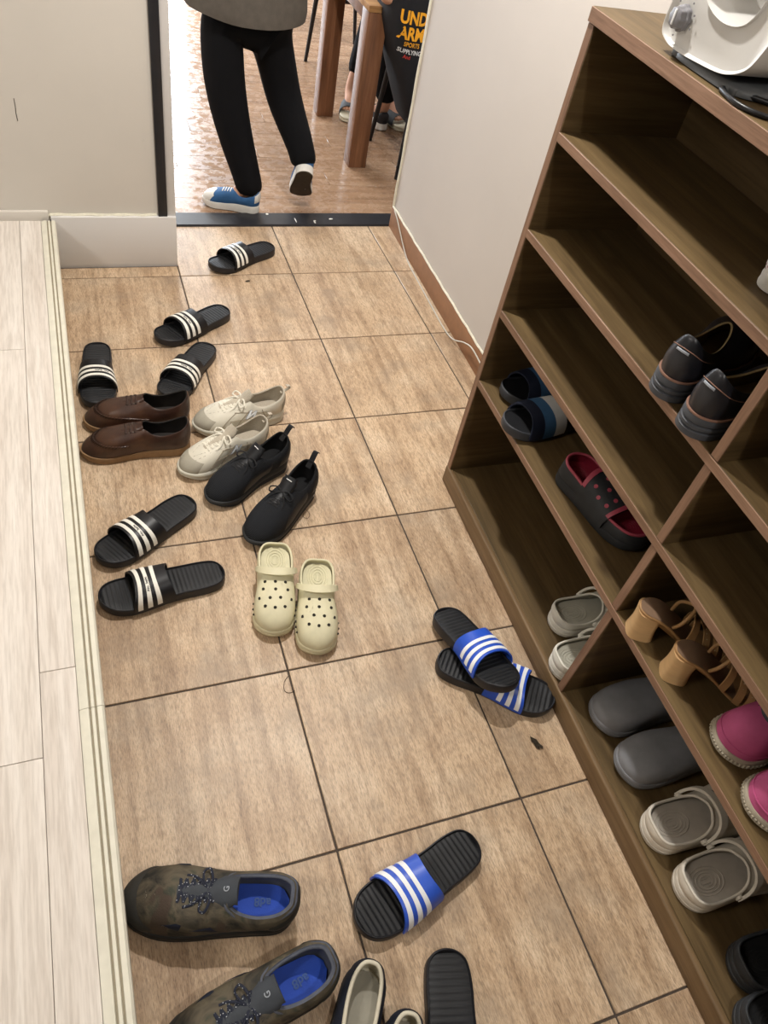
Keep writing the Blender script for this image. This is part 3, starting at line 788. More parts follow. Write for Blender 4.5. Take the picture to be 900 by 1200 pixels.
# open toed black clog with a red footbed on the second board
M_RED = mat('red_footbed', '#8f2036', .55, .12, 50); M_REDR = mat('red_rim', '#b04a5c', .5, .08, 40)
def open_clog(L, hw, mir):
    r = empty('open_toe_clog')
    coll = [(p[0] + (0.006 if p[0] < .5 else -.03) + .012 * (1 if p[0] < .03 else 0), p[1] * .88, .062 if p[0] < .3 else .050) for p in CLOG_O]
    F = Form(L, hw, mir, CLOG_O, [(p[0] * .94 + .025, p[1] * .86, .058 - .012 * smooth01((p[0] - .1) / .5)) for p in CLOG_O], lambda t: .008 * smooth01((t - .75) / .3), zfun(.026, .022, .026), .002, .5, .002, 8, .004)
    F.sole('sole', M_BLKF, r); up = F.upper('upper', M_BLKF, r, M_RED)
    bm = bmesh.new(); add_tube(bm, [q + F.N_in(k) * .001 + Vector((0, 0, .001)) for k, q in enumerate(F.Q + F.Q[:1]) if k < F.n] + [F.Q[0] + F.N_in(0) * .001 + Vector((0, 0, .001))], .0034, 7); mesh_obj('rim', bm, M_REDR, up, 80)
    ins = F.insole('footbed', M_RED, r, .004, .004)
    bm = bmesh.new()
    for q in range(6):
        a_ = .006 + .0052 * q; add_tube(bm, [(L * .2 + a_ * 1.3 * math.cos(t * PI / 12), a_ * .8 * math.sin(t * PI / 12), F.zt(.2) + .0046) for t in range(25)], .0008, 4)
    mesh_obj('footbed_ring', bm, M_RED, ins, 80); bm = bmesh.new()
    for q in range(4):
        a_ = .006 + .005 * q; add_tube(bm, [(L * .8 + a_ * math.cos(t * PI / 12), a_ * 1.1 * math.sin(t * PI / 12), F.zt(.8) + .0046) for t in range(25)], .0008, 4)
    mesh_obj('footbed_ring', bm, M_RED, ins, 80)
    f = strap_fn(F.O, L, .36 * L, .70 * L, .064, .046, .020, .0005, -.01)
    bm = bmesh.new(); add_shell(bm, f, 10, 26, .005); bd = mesh_obj('band', bm, M_BLKF, r, 60)
    bm = bmesh.new(); add_shell(bm, f, 2, 24, .0022, 0, .09, .17, .83, .0046); mesh_obj('band_rim', bm, M_REDR, bd, 60)
    bm = bmesh.new(); add_shell(bm, f, 2, 24, .0022, .90, 1, .17, .83, .0046); mesh_obj('band_rim', bm, M_REDR, bd, 60)
    for u, v in ((.25, .30), (.25, .45), (.25, .6), (.25, .74), (.5, .24), (.5, .40), (.5, .58), (.5, .76), (.72, .3), (.72, .5), (.72, .7)):
        e = 1e-3; p = Vector(f(u, v)); n_ = (Vector(f(u + e, v)) - p).cross(Vector(f(u, v + e)) - p).normalized()
        q = n_.to_track_quat('Z', 'Y').to_matrix().to_4x4(); bm = bmesh.new()
        add_loft(bm, [[Matrix.Translation(p + n_ * .005) @ q @ Vector((rr * math.cos(2 * PI * k / 12), rr * math.sin(2 * PI * k / 12), zz_)) for k in range(12)] for rr, zz_ in ((.0046, -.002), (.0046, .0014))])
        mesh_obj('vent_hole', bm, M_REDR, bd, 0)
    return r
a = open_clog(.258, .052, 1); put(a, 1.045, -1.845, -77, .3765); tag(a, 'black open toed clog with red footbed and red vent holes on the second lowest board', 'clog')
# ------------------------------------------------------------------ laced shoes
def eyelets(F, m, parent, xs_, yo, r=.0018):
    bm = bmesh.new()
    for x in xs_:
        for sg in (-1, 1):
            p = F.down(x * F.L, sg * yo * F.mir, .0022); add_tube(bm, [p, p + Vector((0, 0, .001))], r, 7)
    return mesh_obj('eyelets', bm, m, parent, 50)
def tongue(F, m, parent, x0=.66, x1=.40, w_=.034, rise=.016, z_end=None, th=.006):
    pts = []
    for k in range(9):
        t = k / 8; x = x0 + (x1 - x0) * t
        p = F.down(max(x, .487) * F.L, 0, .0008 + .0024 * t)
        if x < .487: p = Vector((x * F.L, 0, p.z + (.487 - x) / (.487 - x1 + 1e-6) * rise))
        pts.append(p)
    bm = bmesh.new(); C = cr(pts, 2); rings = []
    for k, c in enumerate(C):
        f_ = k / (len(C) - 1); t = (C[min(k + 1, len(C) - 1)] - C[max(k - 1, 0)]).normalized()
        n_ = Vector((0, 1, 0)).cross(t).normalized()
        if n_.z < 0: n_ = -n_
        ww = w_ * (.62 + .38 * f_) * (1 if f_ < .93 else .82); tt = th * (.25 + .75 * f_)
        ring = []
        for a in range(7): s_ = a / 3 - 1; ring.append(c + Vector((0, s_ * ww / 2, 0)) - n_ * (.16 * ww * s_ * s_) + n_ * tt * .5 * (1 - .6 * abs(s_) ** 3))
        for a in range(6, -1, -1): s_ = a / 3 - 1; ring.append(c + Vector((0, s_ * ww / 2, 0)) - n_ * (.16 * ww * s_ * s_) - n_ * tt * .5 * (1 - .6 * abs(s_) ** 3))
        rings.append(ring)
    add_loft(bm, rings); return mesh_obj('tongue', bm, m, parent, 60), C
def criss(F, xs_, yo, m, parent, r=.0019, lift=.0055, cross=True):
    lines = []
    for k, x in enumerate(xs_):
        lines.append([(x, -yo, -.002), (x - .004, -yo * .4, .001), (x - .004, yo * .4, .001), (x, yo, -.002)])
        if cross and k + 1 < len(xs_):
            xn = xs_[k + 1]
            lines.append([(x, -yo, -.001), ((x + xn) / 2, 0, .0025), (xn, yo, -.001)]); lines.append([(x, yo, -.001), ((x + xn) / 2, 0, .004), (xn, -yo, -.001)])
    for ln in lines: F.lace([ln], r, m, parent, lift)
def bow(F, x, m, parent, r=.0018, size=.030, lift=.010, seed=1):
    rnd = random.Random(seed); L = F.L
    base = F.down(x * L, 0, lift); bm = bmesh.new()
    for sg in (-1, 1):
        pts = [base, base + Vector((-.004, sg * size * .45, .006)), base + Vector((.002, sg * size * 1.0, .002)), base + Vector((.012, sg * size * .9, -.004)), base + Vector((.010, sg * size * .4, .002)), base]
        add_tube(bm, cr(pts, 5), r, 6, True, None, .7)
        e = F.down(x * L + .040, sg * size * .75, .002)
        add_tube(bm, cr([base, base + Vector((.012, sg * size * .35, .001)), e.lerp(base, .35) + Vector((0, sg * .006, .001)), e], 5), r, 6, True, None, .7)
    bmesh.ops.create_icosphere(bm, subdivisions=1, radius=.0042, matrix=Matrix.Translation(base))
    return mesh_obj('lace_bow', bm, m, parent, 60)
# ---- brown leather lace-ups
a_ = NT('brown_leather'); v_ = a_.coords()
a_.color(a_.ramp(a_.noise(v_, 16, 5, .6), [(.28, hx('#2c1b15')), (.5, hx('#3f281e')), (.72, hx('#543827'))])); a_.rough(.34, .5); a_.bump(a_.noise(v_, 120, 3), .25, .001); M_BRN = a_.m
M_BRNL = mat('dark_lining', '#1b1613', .8, .1, 30); M_TAN = mat('crepe_sole', '#8d6f4f', .7, .12, 60, .2, 300); M_BLACE = mat('brown_lace', '#33221a', .8, .1, 200)
def brown_shoe(mir):
    r = empty('lace_up_shoe'); L, hw = .285, .050
    F = Form(L, hw, mir, FOOT_O, C_SNEAK, lambda t: .008 * smooth01((t - .75) / .25) ** 1.5, zfun(.026, .020, .024), .004, .46, .004)
    F.sole('sole', M_TAN, r); up = F.upper('upper', M_BRN, r, M_BRNL); F.insole('insole', M_BRNL, r, .005)
    bm = bmesh.new()
    add_tube(bm, [F.pt(i, .36) + F.nrm(i, .36) * .0004 for i in range(5 * NI, 14 * NI + 1)], .0021, 6); sm = mesh_obj('toe_seam', bm, M_BRN, up, 60)
    bm = bmesh.new()
    for i in range(5 * NI * 2, 14 * NI * 2 + 1, 2):
        p0 = F.pt(i / 2, .31) + F.nrm(i / 2, .31) * .0008; p1 = F.pt(i / 2, .41) + F.nrm(i / 2, .41) * .0008; add_tube(bm, [p0, (p0 + p1) / 2 + F.nrm(i / 2, .36) * .0022, p1], .0008, 4)
    mesh_obj('stitch', bm, M_BLACE, sm, 0)
    bm = bmesh.new(); F.patch(bm, 14 * NI, 16.5 * NI, lambda t: .05, lambda t: .75 + .25 * t, .0004, .0014); mesh_obj('quarter', bm, M_BRN, up, 60)
    bm = bmesh.new(); F.patch(bm, 1.5 * NI, 4 * NI, lambda t: .05, lambda t: 1 - .25 * t, .0004, .0014); mesh_obj('quarter', bm, M_BRN, up, 60)
    bm = bmesh.new(); F.patch(bm, -1.6 * NI, 1.6 * NI, .02, .92, .0004, .0012); mesh_obj('heel_counter', bm, M_BRN, up, 60)
    tongue(F, M_BRN, r, .62, .43, .038, .006)
    for sg in (-1, 1): F.strip([(.60, sg * .022), (.555, sg * .0235), (.50, sg * .023)], .020, M_BRN, r, 'eyestay', .001, .0022)
    criss(F, (.50, .54, .58), .019, M_BLACE, r, .0036, .0070, False)
    eyelets(F, mat('metal_eyelet', '#77706a', .35, .05, 50, metal=.8), r, (.515, .548, .581), .0175, .0022)
    return r
a = brown_shoe(1); put(a, .303, -1.2580, 178); tag(a, 'brown leather lace up shoe with tan sole, nearer one beside the white sneakers', 'shoe', 'brown leather lace up shoes')
a = brown_shoe(-1); put(a, .318, -1.150, 176); tag(a, 'brown leather lace up shoe with tan sole, farther one below the straight black slide', 'shoe', 'brown leather lace up shoes')
# ---- cream running shoes with an N on the side
M_WLEA = mat('off_white_leather', '#d3cdbd', .5, .08, 25, .15, 300); M_WOLD = mat('worn_grey_overlay', '#a29c8d', .6, .14, 20); M_WSOLE = mat('white_foam_sole', '#cbc7b8', .6, .1, 25)
M_WIN = mat('cream_mesh_lining', '#b4aa99', .85, .1, 300, .3, 900); M_SEAM = mat('brown_grey_seam', '#8d826f', .8); M_NLOGO = mat('pale_blue_letter', '#eef3f8', .4); M_WLACE = mat('white_lace', '#d8d2c2', .8, .05, 300)
M_LABEL = mat('blue_grey_label', '#8e93a3', .6)
def running_shoe(mir):
    r = empty('running_shoe'); L, hw = .270, .050
    F = Form(L, hw, mir, FOOT_O, C_SNEAK, lambda t: .014 * smooth01((t - .72) / .28) ** 1.5 + .004 * smooth01((.08 - t) / .08), zfun(.036, .026, .030), .004, .40, .004)
    F.sole('sole', M_WSOLE, r, [(.008, 0), (.001, .06), (0, .2), (.002, .34), (.002, .38), (0, .45), (-.001, .7), (.002, .97), (.004, 1.0), (.012, .98)])
    up = F.upper('upper', M_WLEA, r, M_WIN); F.insole('insole', M_WIN, r, .005)
    bm = bmesh.new(); F.patch(bm, 7 * NI, 11.2 * NI, .01, lambda t: .30 + .06 * math.sin(t * PI), .0004, .0012); mesh_obj('toe_guard', bm, M_WOLD, up, 60)
    bm = bmesh.new(); F.patch(bm, -1.7 * NI, 1.7 * NI, .02, lambda t: .55 + .3 * math.sin(t * PI), .0004, .0014); mesh_obj('heel_counter', bm, M_WOLD, up, 60)
    for sg, (ia, ib) in ((1, (3, 6)), (-1, (15, 12))):
        bm = bmesh.new()
        for (i0, v0, i1, v1) in ((ib, .08, ib + (ia - ib) * .05, .62), (ib + (ia - ib) * .35, .05, ib + (ia - ib) * .45, .72), (ia, .05, ia + (ib - ia) * .15, .85), (ib, .62, ia, .62), (ib + (ia - ib) * .1, .30, ia, .34)):
            add_tube(bm, [F.pt((i0 + (i1 - i0) * t / 8) * NI, v0 + (v1 - v0) * t / 8) + F.nrm((i0 + (i1 - i0) * t / 8) * NI, v0 + (v1 - v0) * t / 8) * .0006 for t in range(9)], .0012, 4)
        mesh_obj('seam', bm, M_SEAM, up, 0)
        bm = bmesh.new()
        ic = 13.75 if sg < 0 else 4.25
        def g(u, w_, up_=.0016):
            i = (ic - sg * mir * mir * u / (.18 * L) * (1 if sg > 0 else 1)) * NI; v = .52 + w_ * 12; q = F.pt(i, v); return q + F.nrm(i, v) * up_
        bm = bmesh.new(); add_text(bm, 'N', .042, lambda u, w_: g(u * mir, w_), .0040); mesh_obj('letter_outline', bm, M_LABEL, up, 0)  # wider blue grey N behind the pale one, as its outline
        bm = bmesh.new(); add_text(bm, 'N', .042, lambda u, w_: g(u * mir, w_, .0024), .0024); mesh_obj('letter', bm, M_NLOGO, up, 0)
    for sg in (-1, 1):
        F.strip([(.90, sg * .014), (.80, sg * .021), (.68, sg * .0245), (.56, sg * .0285), (.47, sg * .031)], .0017, M_SEAM, up, 'seam', .0010, .0008)
        F.strip([(.86, sg * .004), (.78, sg * .012), (.74, sg * .016)], .0014, M_SEAM, up, 'seam', .0010, .0008)
    F.strip([(.905, -.016), (.925, 0), (.905, .016)], .0017, M_SEAM, up, 'seam', .0014, .0008)
    tongue(F, M_WIN, r, .72, .385, .040, .020, th=.010)
    for sg in (-1, 1): F.strip([(.73, sg * .014), (.62, sg * .019), (.50, sg * .022), (.46, sg * .021)], .015, M_WLEA, r, 'eyestay', .001, .002)
    F.strip([(.745, -.011), (.745, .011)], .012, M_LABEL, r, 'vamp_label', .002, .001)
    criss(F, (.475, .52, .565, .61, .655, .70), .0175, M_WLACE, r, .0028, .0078); bow(F, .49, M_WLACE, r, .0025, .034)
    free_strip([(.012, 0, .086), (-.010, 0, .094), (-.016, 0, .104), (-.004, 0, .108)], .010, .002, M_WIN, r, 'heel_tab')
    return r
a = running_shoe(1); put(a, .5085, -1.272, -159); tag(a, 'off white running shoe with a pale N, nearer one touching the black sneaker', 'shoe', 'off white running shoes')
a = running_shoe(-1); put(a, .586, -1.157, -171.5); tag(a, 'off white running shoe, farther one nearest the middle tile joint', 'shoe', 'off white running shoes')
# ---- black knit sneakers
a_ = NT('black_knit'); v_ = a_.coords((1, 1, 1)); s_ = a_.add('ShaderNodeMapping'); s_.inputs['Scale'].default_value = (1, .18, 1); a_.l.new(v_, s_.inputs['Vector'])
wv = a_.add('ShaderNodeTexWave'); wv.inputs['Scale'].default_value = 150; wv.inputs['Distortion'].default_value = 1.2; wv.inputs['Detail'].default_value = 2; a_.l.new(v_, wv.inputs['Vector'])
a_.color(a_.ramp(wv.outputs['Fac'], [(.25, hx('#101114')), (.8, hx('#2b2d31'))])); a_.rough(.85, .2); a_.bump(wv.outputs['Fac'], .5, .0012); M_KNIT = a_.m
M_BSOLE = mat('black_sneaker_sole', '#242526', .6, .12, 30); M_BLIN = mat('black_sneaker_lining', '#0f0f11', .9); M_BLAC = mat('black_lace', '#0d0d10', .8); M_BSMOOTH = mat('black_smooth_overlay', '#141519', .5, .1, 40)
M_WMARK = mat('white_mark', '#dcdcdc', .5)
def knit_shoe(mir):
    r = empty('knit_sneaker'); L, hw = .268, .051
    F = Form(L, hw, mir, FOOT_O, [(q[0], q[1] * .96, q[2] + (.006 if q[0] < .06 else .004)) for q in C_SNEAK], lambda t: .016 * smooth01((t - .70) / .3) ** 1.5 + .004 * smooth01((.08 - t) / .08), zfun(.038, .026, .030), .003, .42, .005)
    so = F.sole('sole', M_BSOLE, r, [(.008, 0), (.001, .06), (.003, .2), (0, .3), (.002, .42), (0, .52), (-.001, .75), (.002, .97), (.004, 1.0), (.012, .98)])
    up = F.upper('upper', M_KNIT, r, M_BLIN); F.insole('insole', M_BLIN, r, .005)
    bm = bmesh.new(); F.patch(bm, -2.5 * NI, 2.5 * NI, .02, lambda t: .55 + .33 * math.sin(t * PI), .0004, .002); mesh_obj('heel_cage', bm, M_BSMOOTH, up, 60)
    for sg, (ia, ib) in ((1, (3.2, 5.6)), (-1, (14.8, 12.4))):
        bm = bmesh.new(); F.patch(bm, ia * NI, ib * NI, .03, lambda t: .75 - .35 * t, .0004, .0014); mesh_obj('side_cage', bm, M_BSMOOTH, up, 60)
    bm = bmesh.new()
    for i in (16.6, 15.9): 
        n_ = F.nrm(i * NI, .1); n_.z = 0; n_.normalize(); q = n_.to_track_quat('Z', 'Y').to_matrix().to_4x4(); p = Vector((F.O[int(i * NI) % F.n].x, F.O[int(i * NI) % F.n].y, .024 + .008 * (i - 15.9)))
        add_loft(bm, [[Matrix.Translation(p) @ q @ Vector((rr * math.cos(2 * PI * k / 10), rr * math.sin(2 * PI * k / 10), zz_)) for k in range(10)] for rr, zz_ in ((.0036, -.001), (.0036, .0012), (.002, .0014))])
    mesh_obj('sole_dot', bm, M_WMARK, so, 50)
    tg, C = tongue(F, M_BSMOOTH, r, .64, .365, .046, .026, th=.007)
    bm = bmesh.new(); k = len(C) - 3; add_tube(bm, [C[k] + Vector((0, -.008, .004)), C[k] + Vector((.002, .009, .0042))], .0012, 5); mesh_obj('tongue_mark', bm, M_WMARK, tg, 0)
    criss(F, (.48, .525, .57, .615, .66), .016, M_BLAC, r, .0024, .0062); bow(F, .50, M_BLAC, r, .0022, .034)
    free_strip([(.020, 0, .092), (.004, 0, .106), (-.008, 0, .120), (-.015, 0, .124), (-.022, 0, .118)], .015, .0026, M_BLAC, r, 'pull_tab')
    return r
a = knit_shoe(1); put(a, .545, -1.352, -150.5); tag(a, 'black knit lace up sneaker, left one touching the white running shoe', 'shoe', 'black knit sneakers')
a = knit_shoe(-1); put(a, .588, -1.462, -138.5); tag(a, 'black knit lace up sneaker, right one above the cream clogs', 'shoe', 'black knit sneakers')
# ---- camouflage hiking shoes with blue insoles
a_ = NT('worn_camouflage'); v_ = a_.coords()
n1 = a_.noise(v_, 22, 3, .55, .8)
c_ = a_.ramp(n1, [(.34, hx('#2a2a26')), (.45, hx('#4a443a')), (.55, hx('#5e5647')), (.66, hx('#3e4036'))])
n2 = a_.noise(v_, 15, 2, .5, .4); c_ = a_.mix(a_.ramp(n2, [(.60, (0, 0, 0)), (.64, (1, 1, 1))]), c_, hx('#4d4138'))
a_.color(c_); a_.rough(.7, .3); a_.bump(a_.noise(v_, 420, 2), .3, .001); M_CAMO = a_.m
M_TOER = mat('scuffed_toe_rubber', '#33322f', .65, .2, 30, .2, 250); M_COLL = mat('slate_padded_lining', '#565a66', .85, .12, 60, .3, 500); M_BINS = mat('blue_insole', '#1c45ac', .7, .12, 25, .15, 400); M_HLACE = None
a_ = NT('speckled_lace'); v_ = a_.coords(); vo = a_.add('ShaderNodeTexVoronoi'); vo.inputs['Scale'].default_value = 260; a_.l.new(v_, vo.inputs['Vector'])
a_.color(a_.ramp(vo.outputs['Distance'], [(.18, hx('#b9bcc2')), (.26, hx('#1b2030'))])); a_.rough(.85); M_HLACE = a_.m
M_HSOLE = mat('dark_hiking_sole', '#222120', .7, .15, 30); M_TONG = mat('dark_grey_tongue', '#3c4046', .8, .1, 60); M_NAVYT = mat('navy_trim', '#171c2c', .7)
M_GPRINT = mat('grey_print', '#9aa0a8', .6); M_TPRINT = mat('cream_print', '#b9b09c', .6); M_IPRINT = mat('faded_insole_print', '#3a5590', .7)
def hiking_shoe(mir):
    r = empty('hiking_shoe'); L, hw = .302, .058
    coll = [(.012, 0, .104), (.025, .38, .101), (.10, .64, .090), (.22, .70, .082), (.325, .64, .086), (.39, .52, .096), (.415, .36, .101), (.428, .20, .103), (.432, .09, .103),
            (.433, 0, .103), (.432, -.09, .103), (.428, -.20, .103), (.415, -.37, .101), (.39, -.54, .096), (.325, -.68, .085), (.22, -.74, .080), (.10, -.66, .089), (.025, -.39, .101)]
    F = Form(L, hw, mir, FOOT_O, coll, lambda t: .014 * smooth01((t - .72) / .28) ** 1.4 + .004 * smooth01((.08 - t) / .08), zfun(.036, .028, .034), .004, .55, .005, 13, .011)
    F.sole('sole', M_HSOLE, r, [(.010, 0), (.003, .08), (0, .25), (.003, .36), (0, .5), (0, .75), (.002, .97), (.004, 1.0), (.012, .98)])
    up = F.upper('upper', M_CAMO, r, M_COLL)
    bm = bmesh.new(); add_tube(bm, [q + F.N_in(k % F.n) * .0055 + Vector((0, 0, -.001)) for k, q in enumerate(F.Q)] + [F.Q[0] + F.N_in(0) * .0055 + Vector((0, 0, -.001))], .0066, 8, True, None, .62); mesh_obj('padded_collar', bm, M_COLL, up, 80)
    ins = F.insole('insole', M_BINS, r, .012, .009)
    bm = bmesh.new()
    add_text(bm, 'ad8', .020, lambda u, v: Vector((L * .20 + u, v, F.zt(.2) + .0135)), .0006); mesh_obj('insole_print', bm, M_IPRINT, ins, 0)
    bm = bmesh.new(); F.patch(bm, 6.6 * NI, 11.6 * NI, .0, lambda t: .15 + .13 * math.sin(t * PI), .0006, .0024); mesh_obj('toe_rubber', bm, M_TOER, up, 60)
    bm = bmesh.new(); F.patch(bm, -2.4 * NI, 2.4 * NI, .0, lambda t: .55 + .35 * math.sin(t * PI), .0006, .0024); mesh_obj('heel_rubber', bm, M_TOER, up, 60)
    for ia, ib in ((4.2, 5.2), (5.6, 6.4), (13.8, 12.8), (12.4, 11.6)):
        bm = bmesh.new(); F.patch(bm, ia * NI, ib * NI, lambda t: .28 + .05 * t, lambda t: .30 + .22 * (1 - abs(2 * t - 1)), .0006, .0012); mesh_obj('side_overlay', bm, M_NAVYT, up, 60)
    tg, C = tongue(F, M_TONG, r, .68, .345, .054, .012, th=.010)
    bm = bmesh.new(); k = len(C) - 4
    n_ = (C[k + 1] - C[k - 1]).normalized(); add_text(bm, 'G', .013, lambda u, v: C[k] + Vector((v, -u, .0062 + n_.z / (n_.x + 1e-6) * v)), .0002); mesh_obj('tongue_print', bm, M_GPRINT, tg, 0)
    for k in range(3):
        F.strip([(.845 - k * .022, -.010 + .002 * k), (.855 - k * .022, .004)], .0026, M_TPRINT, up, 'toe_mark', .0016, .0004)
    for sg in (-1, 1): F.strip([(.68, sg * .020), (.60, sg * .024), (.52, sg * .027), (.46, sg * .027)], .015, M_NAVYT, r, 'eyestay', .001, .0026)
    criss(F, (.475, .515, .555, .595, .635, .67), .019, M_HLACE, r, .0025, .0065); bow(F, .505, M_HLACE, r, .0023, .034, .012)
    return r
a = hiking_shoe(-1); put(a, .2980, -2.482, 161.5); tag(a, 'camouflage hiking shoe with blue insole pointing at the kerb, whole in view', 'shoe', 'camouflage hiking shoes')
a = hiking_shoe(1); put(a, .334, -2.585, -168); tag(a, 'camouflage hiking shoe with blue insole cut off by the bottom photo edge', 'shoe', 'camouflage hiking shoes')
# ---- navy slip-ons with a cream lining
M_NAVC = mat('navy_canvas', '#171b28', .8, .12, 40, .2, 600); M_CRIN = mat('cream_canvas_lining', '#cfc8b4', .8, .05, 60); M_TPIN = mat('taupe_insole', '#8f8b7e', .8, .1, 30); M_NSOLE = mat('black_slip_sole', '#1a1a1d', .6)
def slip_on(mir, m_up, m_line, m_ins, m_sole, name='slip_on_shoe', L=.265, hw=.046):
    r = empty(name)
    coll = [(.02, 0, .074), (.04, .30, .072), (.12, .50, .062), (.26, .54, .054), (.40, .50, .054), (.50, .40, .060), (.54, .28, .066), (.56, .16, .068), (.565, .08, .069),
            (.567, 0, .069), (.565, -.08, .069), (.56, -.16, .068), (.54, -.28, .066), (.50, -.42, .060), (.40, -.54, .053), (.26, -.58, .052), (.12, -.52, .061), (.04, -.31, .072)]
    F = Form(L, hw, mir, FOOT_O, coll, lambda t: .006 * smooth01((t - .75) / .25), zfun(.024, .020, .022), .003, .55, .004, 12, .005)
    F.sole('sole', m_sole, r); up = F.upper('upper', m_up, r, m_line); F.insole('insole', m_ins, r, .005, .009)
    bm = bmesh.new(); add_tube(bm, [q + F.N_in(k) * .0035 + Vector((0, 0, .0014)) for k, q in enumerate(F.Q)] + [F.Q[0] + F.N_in(0) * .0035 + Vector((0, 0, .0014))], .0036, 7); mesh_obj('collar_binding', bm, m_line, up, 80)
    for i in (4.4, 13.6):
        bm = bmesh.new(); F.patch(bm, (i - .35) * NI, (i + .35) * NI, .35, .97, .0006, .0012); mesh_obj('elastic_gore', bm, M_BLAC, up, 60)
    bm = bmesh.new(); F.patch(bm, -1.5 * NI, 1.5 * NI, .02, .8, .0004, .0012); mesh_obj('heel_counter', bm, m_up, up, 60)
    return r
a = slip_on(1, M_NAVC, M_CRIN, M_TPIN, M_NSOLE, 'slip_on_shoe', .27, .052); put(a, .397, -2.602, -119); tag(a, 'navy slip on shoe with cream lining beside the lower hiking shoe', 'shoe', 'navy slip on shoes')
a = slip_on(-1, M_NAVC, M_CRIN, M_TPIN, M_NSOLE, 'slip_on_shoe', .27, .050); put(a, .434, -2.688, -115); tag(a, 'navy slip on shoe with only its heel in view at the bottom edge', 'shoe', 'navy slip on shoes')
# ---- black leather shoes on a board, heels out
a_ = NT('black_brown_leather'); v_ = a_.coords(); a_.color(a_.ramp(a_.noise(v_, 14, 5, .6), [(.3, hx('#17171a')), (.55, hx('#232329')), (.75, hx('#33292a'))])); a_.rough(.36, .5); a_.bump(a_.noise(v_, 150, 3), .2, .001); M_BLEA = a_.m
M_TLIN = mat('tan_leather_lining', '#8f7a54', .7, .12, 30); M_WELT = mat('tan_welt', '#8a6858', .6); M_DSOLE = mat('dark_grey_sole', '#44464b', .55, .12, 30)
def leather_shoe(mir):
    r = empty('leather_shoe'); L, hw = .285, .050
    coll = [(.035, 0, .116), (.05, .26, .112), (.12, .44, .096), (.24, .50, .080), (.37, .48, .076), (.47, .38, .084), (.51, .26, .092), (.53, .15, .096), (.54, .07, .097),
            (.542, 0, .097), (.54, -.07, .097), (.53, -.15, .096), (.51, -.26, .092), (.47, -.38, .084), (.37, -.50, .075), (.24, -.53, .078), (.12, -.46, .095), (.05, -.27, .112)]
    F = Form(L, hw, mir, FOOT_O, coll, lambda t: .006 * smooth01((t - .75) / .25), zfun(.040, .030, .032), .005, .55, .006)
    F.sole('sole', M_DSOLE, r, [(.006, 0), (0, .03), (0, .28), (.0035, .33), (.0035, .38), (0, .43), (0, .55), (.0035, .60), (.0035, .65), (0, .70), (0, .9), (.002, 1.0), (.012, .98)])
    up = F.upper('upper', M_BLEA, r, M_TLIN); F.insole('insole', M_TLIN, r, .005)
    bm = bmesh.new(); Z = [Vector((p.x, p.y, F.zt(p.x / L) + .0008)) for p in inset(F.O, .0022)]; add_tube(bm, Z + Z[:1], .0022, 6); mesh_obj('welt', bm, M_WELT, up, 60)
    bm = bmesh.new(); add_tube(bm, [F.pt(i, .70 - .02 * abs(i) / 8) + F.nrm(i, .70) * .001 for i in range(-3 * NI, 3 * NI + 1)], .0008, 4); mesh_obj('seam', bm, M_WELT, up, 0)
    bm = bmesh.new(); F.patch(bm, -.6 * NI, .6 * NI, .60, .66, .0012, .0014); mesh_obj('heel_tag', bm, M_GPRINT, up, 50)
    return r
a = leather_shoe(1); put(a, .957, -2.062, 23, .7805); tag(a, 'black leather shoe heel out on the middle board, farther from the divider', 'shoe', 'black leather shoes on the shelf')
a = leather_shoe(-1); put(a, .949, -2.146, 8, .7805); tag(a, 'black leather shoe heel out on the middle board, against the divider', 'shoe', 'black leather shoes on the shelf')
# ---- pink toed shoes with dark grey collars
M_PINK = mat('pink_suede', '#b6527e', .75, .1, 30, .2, 400); M_PSOLE = mat('beige_grey_sole', '#a39a88', .7, .1, 40); M_PCOL = mat('dark_grey_fold', '#3a3e44', .7, .12, 40)
def pink_shoe(mir):
    r = empty('pink_shoe'); L, hw = .255, .050
    F = Form(L, hw, mir, CLOG_O, [(q[0] * 1.56, q[1] * 1.15, q[2] + .006) for q in C_SNEAK], lambda t: .008 * smooth01((t - .75) / .25), zfun(.026, .022, .026), .004, .70, .004, 13, .006)
    F.sole('sole', M_PSOLE, r, [(.006, 0), (.0, .06), (0, .3), (.0025, .4), (0, .5), (0, .85), (.002, 1.0), (.012, .98)])
    bm = bmesh.new()
    for k in range(0, F.n):
        p = F.O[k]; add_box(bm, (p.x - .0022, p.y - .0022, .004 + F.zb(p.x / L)), (p.x + .0022, p.y + .0022, F.zt(p.x / L) - .008), .0006, 1)
    mesh_obj('sole_lug', bm, M_PSOLE, r, 30)
    up = F.upper('upper', M_PINK, r, M_PCOL); F.insole('insole', M_PCOL, r, .005)
    bm = bmesh.new(); add_tube(bm, [F.pt(i, .10) + F.nrm(i, .10) * .0004 for i in range(4 * NI, 15 * NI + 1)], .0016, 6); mesh_obj('toe_seam', bm, M_PINK, up, 60)
    bm = bmesh.new()
    for k in range(3):
        Z = [q.lerp(Vector((L * .36, 0, q.z)), .05 * k - .10) + Vector((0, 0, -.002 + .012 * k)) for q in F.Q]; add_tube(bm, Z + Z[:1], .0085, 8)
    cl = mesh_obj('fold_collar', bm, M_PCOL, r, 80)
    for q in range(3, 16):
        z = F.Q[q * NI]; d_ = (z - Vector((L * .36, 0, z.z))); d_.z = 0
        if d_.length < 1e-6: continue
        d_.normalize(); p = z + d_ * .014 + Vector((0, 0, -.012)); bm = bmesh.new(); bmesh.ops.create_icosphere(bm, subdivisions=1, radius=.0075, matrix=Matrix.Translation(p)); mesh_obj('fold_tooth', bm, M_PCOL, cl, 80)
    return r
